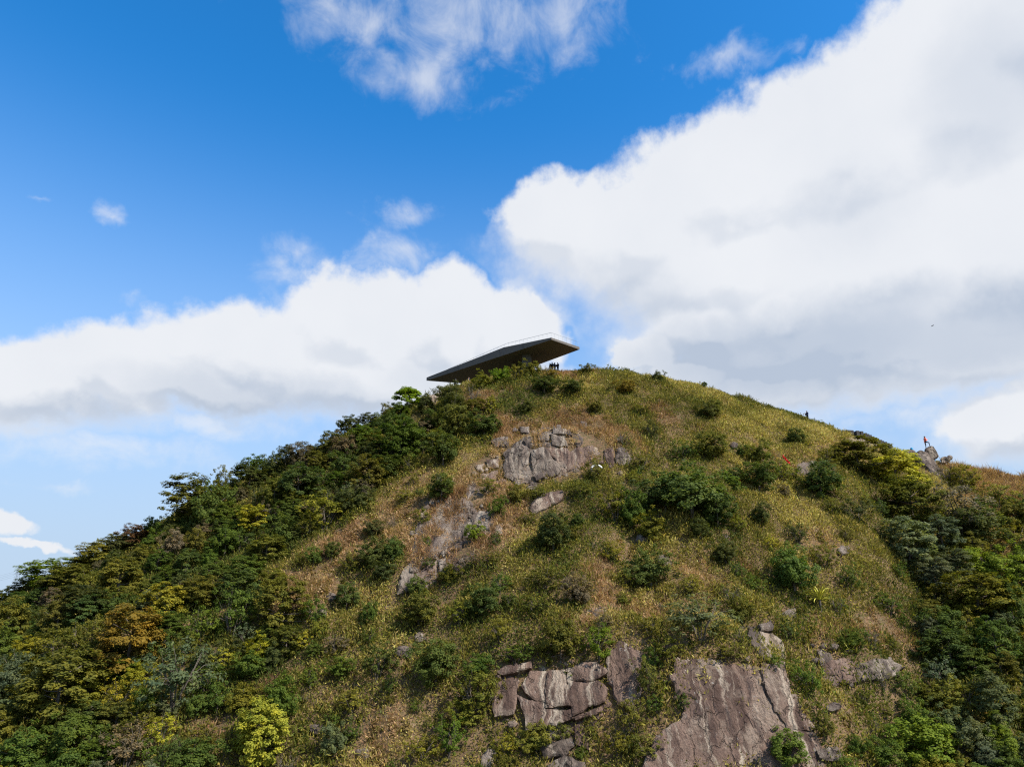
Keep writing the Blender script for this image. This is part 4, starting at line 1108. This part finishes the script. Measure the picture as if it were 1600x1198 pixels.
# ------------------------------------------------------------------ people
M_skin = simple_mat('skin', (0.42,0.25,0.17), 0.55, 0.3, 0, 0.05)
M_hair = simple_mat('black_hair', (0.012,0.010,0.010), 0.5, 0.4, 0, 0.1)
M_navy = simple_mat('dark_trousers', (0.018,0.020,0.034), 0.85, 0.1, 0, 0.2, 9)
M_black = simple_mat('black_jacket', (0.014,0.015,0.022), 0.8, 0.15, 0, 0.3, 9)
M_blue = simple_mat('navy_jacket', (0.016,0.022,0.05), 0.8, 0.15, 0, 0.3, 9)
M_orange = simple_mat('orange_jacket', (0.85,0.17,0.09), 0.7, 0.2, 0, 0.15, 9)
M_shoe = simple_mat('shoes', (0.03,0.03,0.03), 0.7, 0.2, 0, 0.2, 9)
def person_mesh(pose):
    """figure facing +X, 1.74 m; one continuous skin, then fingers and face"""
    L = {'lh':(0,.10,.92),'rh':(0,-.10,.92)}
    if pose == 'step':
        L.update(lk=(.03,.11,.49), la=(-.01,.11,.08), lt=(.14,.12,.04), rk=(.40,-.12,.80), ra=(.44,-.12,.30), rt=(.60,-.13,.26))
    else:
        L.update(lk=(.02,.11,.49), la=(-.01,.12,.08), lt=(.14,.14,.04), rk=(.02,-.11,.49), ra=(-.01,-.12,.08), rt=(.14,-.14,.04))
    if pose in ('step','photo'):
        L.update(le=(.06,.27,1.10), lw=(.28,.12,1.22), re=(.06,-.27,1.10), rw=(.28,-.10,1.22))
    else:
        L.update(le=(-.02,.27,1.13), lw=(.10,.25,.90), re=(-.02,-.27,1.13), rw=(.18,-.20,1.00))
    L.update(ls=(0,.18,1.42), rs=(0,-.18,1.42), pel=(0,0,.96), wa=(.01,0,1.10), ch=(.01,0,1.32), nk=(0,0,1.48), hd=(.03,0,1.62))
    # bone a, b, radius a, radius b, material (0 skin 1 hair 2 trousers 3 jacket 4 shoes)
    Bn = [('lh','lk',.098,.066,2),('lk','la',.062,.045,2),('rh','rk',.098,.066,2),('rk','ra',.062,.045,2),('la','lt',.050,.038,4),('ra','rt',.050,.038,4),
          ('ls','le',.080,.064,3),('le','lw',.064,.048,3),('rs','re',.080,.064,3),('re','rw',.064,.048,3),('pel','wa',.158,.158,3),('wa','ch',.16,.172,3),
          ('ls','rs',.085,.085,3),('ch','nk',.14,.062,3),('nk','hd',.055,.06,0),('lh','rh',.11,.11,2)]
    S = []
    for a, b, ra, rb, mt in Bn:
        a = np.array(L[a]); b = np.array(L[b]); k = max(3, int(np.linalg.norm(b-a)/0.035))
        for i in range(k+1):
            f = i/k; S.append((a+(b-a)*f, ra+(rb-ra)*f, mt, (1,1,1)))
    for q in ('pel','wa','ch'):
        for yy_ in (-.06,.06): S.append((np.array(L[q])+np.array([0,yy_,0]), .115, 3, (1,1,1)))
    hd = np.array(L['hd'])
    S.append((hd, .105, 0, (.95,.78,1.1))); S.append((hd+np.array([.06,0,-.075]), .045, 0, (1,1,.8)))
    S.append((hd+np.array([-.022,0,.028]), .108, 1, (.98,.84,1.0)))
    S.append((hd+np.array([.106,0,-.018]), .018, 0, (1.1,.8,1.4)))
    for sgn in (-1,1): S.append((hd+np.array([0,.082*sgn,-.02]), .028, 0, (.7,.5,1.1)))
    palms = []
    for w, e in (('lw','le'),('rw','re')):
        d = unit(np.array(L[w])-np.array(L[e])); p = np.array(L[w])+d*.065; palms.append((p, d)); S.append((p, .040, 0, (1,1,1)))
    bm = bmesh.new()
    for c, r, mt, sc_ in S:
        bmesh.ops.create_icosphere(bm, subdivisions=2, radius=r, matrix=Matrix.Translation(Vector(c)) @ Matrix.Diagonal((*sc_,1)))
    me = bpy.data.meshes.new('tmp'); bm.to_mesh(me); bm.free()
    o = bpy.data.objects.new('tmp', me); COL.objects.link(o)
    m = o.modifiers.new('r','REMESH'); m.mode = 'VOXEL'; m.voxel_size = 0.024
    m = o.modifiers.new('s','SMOOTH'); m.factor = 0.5; m.iterations = 2
    dg = bpy.context.evaluated_depsgraph_get(); body = bpy.data.meshes.new_from_object(o.evaluated_get(dg))
    bpy.data.objects.remove(o)
    V = np.zeros(len(body.vertices)*3, np.float32); body.vertices.foreach_get('co', V); V = V.reshape(-1,3)
    cen = np.array([V[list(p.vertices)].mean(0) for p in body.polygons])
    Sc = np.array([q[0] for q in S]); Sr = np.array([q[1] for q in S]); Sm = np.array([q[2] for q in S])
    best = np.concatenate([(np.linalg.norm(ch[:,None,:]-Sc[None],axis=2)-Sr[None]).argmin(1) for ch in np.array_split(cen, 12)])
    mi = Sm[best]
    hair = (mi <= 1) & (cen[:,2] > hd[2]-.06); mi[hair] = np.where((cen[hair,0]-hd[0] < .045+0.0*cen[hair,2]) | (cen[hair,2] > hd[2]+.075), 1, 0)
    mb = MB()
    for p, d in palms:
        s_ = unit(np.cross(d, [0,0,1.0])); up_ = np.cross(s_, d)
        for k, ln in enumerate((.066,.078,.072,.056)):
            b = p+d*.03+s_*(k-1.5)*.019
            mb.tube([b, b+d*ln*.6, b+d*ln*.95-up_*.022], [.009,.0085,.007], 5)
        b = p+s_*(-.032)-d*.01; mb.tube([b, b+s_*(-.02)+d*.03, b+s_*(-.014)+d*.058], [.011,.010,.008], 5)
    eyes = MB()
    for sgn in (-1,1): eyes.tube([hd+np.array([.088,.034*sgn,.005]), hd+np.array([.098,.034*sgn,.005])], .010, 6)
    eyes.tube([hd+np.array([.090,-.022,-.062]), hd+np.array([.096,0,-.062]), hd+np.array([.090,.022,-.062])], .006, 5)
    verts = [tuple(v) for v in V]; faces = [tuple(p.vertices) for p in body.polygons]; mats = list(mi)
    for q, mt in ((mb,0),(eyes,1)):
        o0 = len(verts); verts += [tuple(v) for v in q.v]; faces += [tuple(o0+i for i in f) for f in q.f]; mats += [mt]*len(q.f)
    out = bpy.data.meshes.new('person'); out.from_pydata(verts, [], faces)
    for m_ in (M_skin, M_hair, M_navy, M_black, M_shoe): out.materials.append(m_)
    out.polygons.foreach_set('material_index', np.array(mats, np.int32)); out.polygons.foreach_set('use_smooth', np.ones(len(faces), bool))
    out.update(); return out
PM = {k: person_mesh(k) for k in ('stand','photo','step')}
def person(pose, loc, rz, label, jacket=None, scale=1.0, group=None):
    o = ob('person', PM[pose]); o.location = tuple(loc); o.rotation_euler = (0,0,rz); o.scale = (scale,)*3
    if jacket is not None: o.material_slots[3].link = 'OBJECT'; o.material_slots[3].material = jacket
    return tag(o, label, 'person', group)
def stand_at(px, head_py, h=1.74, Y0=106.0, Y1=118.0):
    """walk back over the top until a figure standing on the ground shows its head at that height"""
    best = None
    for Yq in np.arange(Y0, Y1, 0.1):
        x = at(px, head_py, Yq)[0]; z = float(GRID(x, Yq)); _, py, _ = project(np.array([x,Yq,z+h]))
        if best is None or abs(py-head_py) < best[0]: best = (abs(py-head_py), x, Yq, z)
    return best[1:]
person('photo', stand_at(862.6,563.6), 1.2, 'leftmost tall figure in black of the group standing beside the deck', M_black, 1.0, 'people beside the deck')
person('stand', stand_at(866.9,564.8,1.70), 2.6, 'middle figure in navy of the group standing beside the deck', M_blue, .98, 'people beside the deck')
person('photo', stand_at(871.4,564.8,1.70), -2.3, 'rightmost figure in dark clothes of the group beside the deck', M_black, .98, 'people beside the deck')
person('photo', stand_at(859.2,566.8,1.60), 0.3, 'shortest dark figure at the deck side of the standing group', M_black, .92, 'people beside the deck')
person('photo', stand_at(1259.5,634.8), -2.8, 'dark figure holding a camera on the right skyline above the stone steps', M_blue)
person('stand', stand_at(712,591.5,1.74,107,116), 1.0, 'dark figure in the shade under the left end of the deck', M_black)
person('stand', stand_at(732.5,589.5,1.74,107,116), -1.2, 'dark figure standing under the deck, right of another in shade', M_blue)
fp = at(1447.6, 700.6, 104.6)
person('step', fp, -0.12, 'person in orange jacket with one foot raised on the leaning boulder', M_orange, 1.10)

# ------------------------------------------------------------------ small things
M_teal = simple_mat('blue_fabric', (0.02,0.20,0.36), 0.7, 0.2, 0, 0.2, 9)
M_red = simple_mat('red_cloth', (0.75,0.03,0.03), 0.7, 0.2, 0, 0.1, 6)
M_white = simple_mat('white_plastic', (0.80,0.79,0.76), 0.5, 0.4, 0, 0.05)
M_step = simple_mat('dark_stone', (0.055,0.050,0.045), 0.9, 0.2, 0, 0.4, 3)

bpk = at(1425, 704.2, 103.6)
pk = empty('backpack', bpk, 'blue backpack resting on the dark rock near the orange jacket person', 'backpack')
def soft_box(name, size, loc, mat, parent, bev):
    bm = bmesh.new(); bmesh.ops.create_cube(bm, size=1.0)
    bmesh.ops.scale(bm, vec=size, verts=bm.verts[:]); bmesh.ops.bevel(bm, geom=bm.edges[:], offset=bev, segments=3, affect='EDGES')
    for v in bm.verts: v.co.x *= 1-0.25*(v.co.z/size[2]); v.co.y *= 1-0.2*(v.co.z/size[2])
    me = bpy.data.meshes.new(name); bm.to_mesh(me); bm.free()
    for p in me.polygons: p.use_smooth = True
    return ob(name, me, parent, mat, loc)
soft_box('pack_body', (0.36,0.26,0.55), (0,0,0.24), M_teal, pk, 0.09)
soft_box('front_pocket', (0.26,0.10,0.26), (0,-0.16,0.16), M_teal, pk, 0.04)
for sgn in (-1,1): MB().tube([(0.09*sgn,.13,.45),(0.11*sgn,.20,.30),(0.11*sgn,.17,.08)], .02, 6).build('strap', M_black, pk)

hc = cast([931], [747], GRID)[0]
mb = MB(); pts = []
for i in range(15):
    a = math.pi*(0.12+0.83*i/14); pts.append((0.62*math.cos(a)+0.02*math.sin(5*a), -0.06*math.sin(3*a), 0.62*math.sin(a)+0.35))
mb.tube(pts, [0.06]+[0.11]*13+[0.06], 8)
o = mb.build('white_hoop', M_white, None, tuple(hc+np.array([0,-1.1,0.35])), True); tag(o, 'curved white hoop among bushes below the upper cliff', 'hoop')

rc = cast([1226], [728], GRID)[0]
bm = bmesh.new(); nU, nV = 14, 5
g_ = [[bm.verts.new((-0.42+0.85*i/(nU-1)+0.05*math.sin(2.1*j), 0.07*math.sin(i*1.3+j)-0.1*(1-i/nU), 0.55-1.0*i/(nU-1)+ (j/(nV-1)-.5)*(0.30+0.14*math.sin(i*1.7)))) for j in range(nV)] for i in range(nU)]
for i in range(nU-1):
    for j in range(nV-1): bm.faces.new((g_[i][j],g_[i+1][j],g_[i+1][j+1],g_[i][j+1]))
bmesh.ops.solidify(bm, geom=bm.faces[:], thickness=0.012)
me = bpy.data.meshes.new('red_cloth'); bm.to_mesh(me); bm.free()
tag(ob('red_cloth', me, None, M_red, tuple(rc+np.array([0,-0.7,0.55]))), 'bright red crumpled cloth strip caught on the right grass slope', 'cloth')

wb = stand_at(730, 596.5, 0.5, 106.0, 112)
bar = empty('barrier', wb, 'low white and red barrier under the left end of the deck', 'barrier')
MB().box((0,0,.42), (1.5,.06,.16)).build('rail_board', M_white, bar)
MB().box((-.1,-.034,.42), (.28,.012,.14)).build('red_panel', M_red, bar)
for sgn in (-1,1): MB().box((.6*sgn,0,.17), (.07,.07,.34)).build('leg', M_white, bar)

# stone steps on the right ridge
st0 = at(1360, 686, 106.4)
stp = empty('stone_steps', st0, 'dark stone steps climbing the right skyline above the layered trees', 'steps')
spec = [(1324,671.2,14),(1336.5,672.4,6),(1343,673.4,5.5)] + [(1349+3.9*i, 675.6+1.78*i, 4.3) for i in range(11)]
for k, (x, y, w) in enumerate(spec):
    p = at(x, y+2.8, 106.4)-st0; wd = w/1109*111
    MB().box((p[0],p[1],p[2]-0.32), (wd*0.86,1.5,0.74+0.05*(k%3)), Matrix.Rotation(prng.uniform(-.08,.08),3,'Z') @ Matrix.Rotation(prng.uniform(-.06,.06),3,'Y')).build('step', M_step, stp, None, False, 0.03)

# yellow spiky rosette
M_spike, t = mat_new('spiky_leaf'); p_ = pos(t)
finish(t, principled(t, t.mix(t.noise(p_, 2.5, 4, 0.6), (0.30,0.34,0.03,1), (0.62,0.52,0.08,1)), 0.5, 0.3))
sb = cast([1279], [950], GRID)[0]
sb = sb+np.array([0,-0.5,0.35])
spk = empty('spiky_plant', sb, 'yellow green spiky rosette of sword leaves on the right slope', 'plant')
leafm = []
for v in range(3):
    V = []; Fc = []; n = 7; L = 1.35
    for i in range(n+1):
        f = i/n; w = 0.075*(1-f)**0.6*(0.7+0.6*f) if i < n else 0.004
        x = L*f*(0.75+0.1*v); z = L*(0.62*f-(0.25+0.18*v)*f*f)
        V += [(x,-w,z+0.02),(x,0,z-0.015),(x,w,z+0.02)]
    for i in range(n):
        a = 3*i; Fc += [(a,a+1,a+4,a+3),(a+1,a+2,a+5,a+4)]
    m = bpy.data.meshes.new('leaf'); m.from_pydata(V,[],Fc); m.materials.append(M_spike); leafm.append(m)
for k in range(40):
    o = ob('leaf', leafm[k % 3], spk); o.location = (0,0,0.35)
    o.rotation_euler = (prng.uniform(-.15,.15), -prng.uniform(-.25,1.05), 2.4*k); q = prng.uniform(.95,1.3); o.scale = (q,q,q)
MB().tube([(0,0,-1.2),(0,0,.4)], [.12,.09], 8).build('stem', M_bark, spk)

# transmission tower far behind the left slope
M_tower = simple_mat('blue_grey_steel', (0.22,0.25,0.29), 0.6, 0.4, 0.3, 0.1)  # one bluish grey tone over the whole tower
tw = np.array([tw[0], tw[1], tw[2]-2.0])
pyl = empty('transmission_tower', tw, 'far lattice transmission tower peeping over the lowest left skyline', 'tower')
HT = 34.0
def lw(z): return 2.9*(1-z/HT)**0.9+0.45
for sx_ in (-1,1):
    for sy_ in (-1,1):
        MB().tube([(sx_*lw(z), sy_*lw(z), z) for z in (0,8,16,24,30,HT)], .16, 4).build('leg', M_tower, pyl)
mb = MB()
zs = [0,6,11,15.5,19.5,23,26,29,31.5,HT]
for a, b in zip(zs[:-1], zs[1:]):
    for q in range(4):
        c4 = [(-1,-1),(1,-1),(1,1),(-1,1)]; p0, p1 = c4[q], c4[(q+1) % 4]
        mb.tube([(p0[0]*lw(a),p0[1]*lw(a),a),(p1[0]*lw(b),p1[1]*lw(b),b)], .08, 3); mb.tube([(p1[0]*lw(a),p1[1]*lw(a),a),(p0[0]*lw(b),p0[1]*lw(b),b)], .08, 3)
mb.build('bracing', M_tower, pyl)
arm_pts = []
for z, wd in ((22.5,4.6),(27.0,4.2),(31.5,3.6)):
    m_ = MB()
    for sgn in (-1,1):
        for yy_ in (-.45,.45): m_.tube([(0,yy_,z),(sgn*wd,0,z)], .11, 4); m_.tube([(0,yy_,z+1.3),(sgn*wd,0,z)], .09, 4)
        m_.tube([(sgn*wd,0,z),(sgn*wd,0,z-1.6)], .10, 4); arm_pts.append((sgn*wd,0,z-1.6))
    m_.build('cross_arm', M_tower, pyl)
for k, ap in enumerate(arm_pts[:4]):
    a = Vector(ap); b = Vector((-170+3*k, -60, -22+4.0*(k//2)))
    pts = [a.lerp(b, f)+Vector((0,0,-9*4*f*(1-f)*0.5)) for f in np.linspace(0,1,18)]
    o = MB().tube(pts, .07, 4).build('power_line', M_tower, None, tuple(tw)); tag(o, ['upper','second','third','lowest'][3-k]+' of the power cables leaving the far tower to the left', 'cable')

# bird
bpos = at(1457, 509, 150.0)
brd = empty('bird', bpos, 'tiny dark soaring bird against the big right cloud', 'bird')
MB().tube([(-.26,0,0),(-.14,0,.01),(0,0,.015),(.14,0,.02),(.20,0,.03),(.25,0,.02)], [.02,.045,.065,.05,.036,.008], 8).build('body', M_black, brd, None, True)
for sgn in (-1,1):
    me = bpy.data.meshes.new('wing'); me.from_pydata([(.10,0,0),(-.10,0,0),(.13,sgn*.3,.07),(-.07,sgn*.3,.07),(.02,sgn*.62,.04),(.10,0,.02),(-.10,0,.012),(.13,sgn*.3,.085),(-.07,sgn*.3,.08)], [], [(0,1,3,2),(2,3,4),(5,7,8,6),(7,4,8),(0,2,7,5),(2,4,7),(1,6,8,3),(3,8,4)])
    ob('wing', me, brd, M_black)
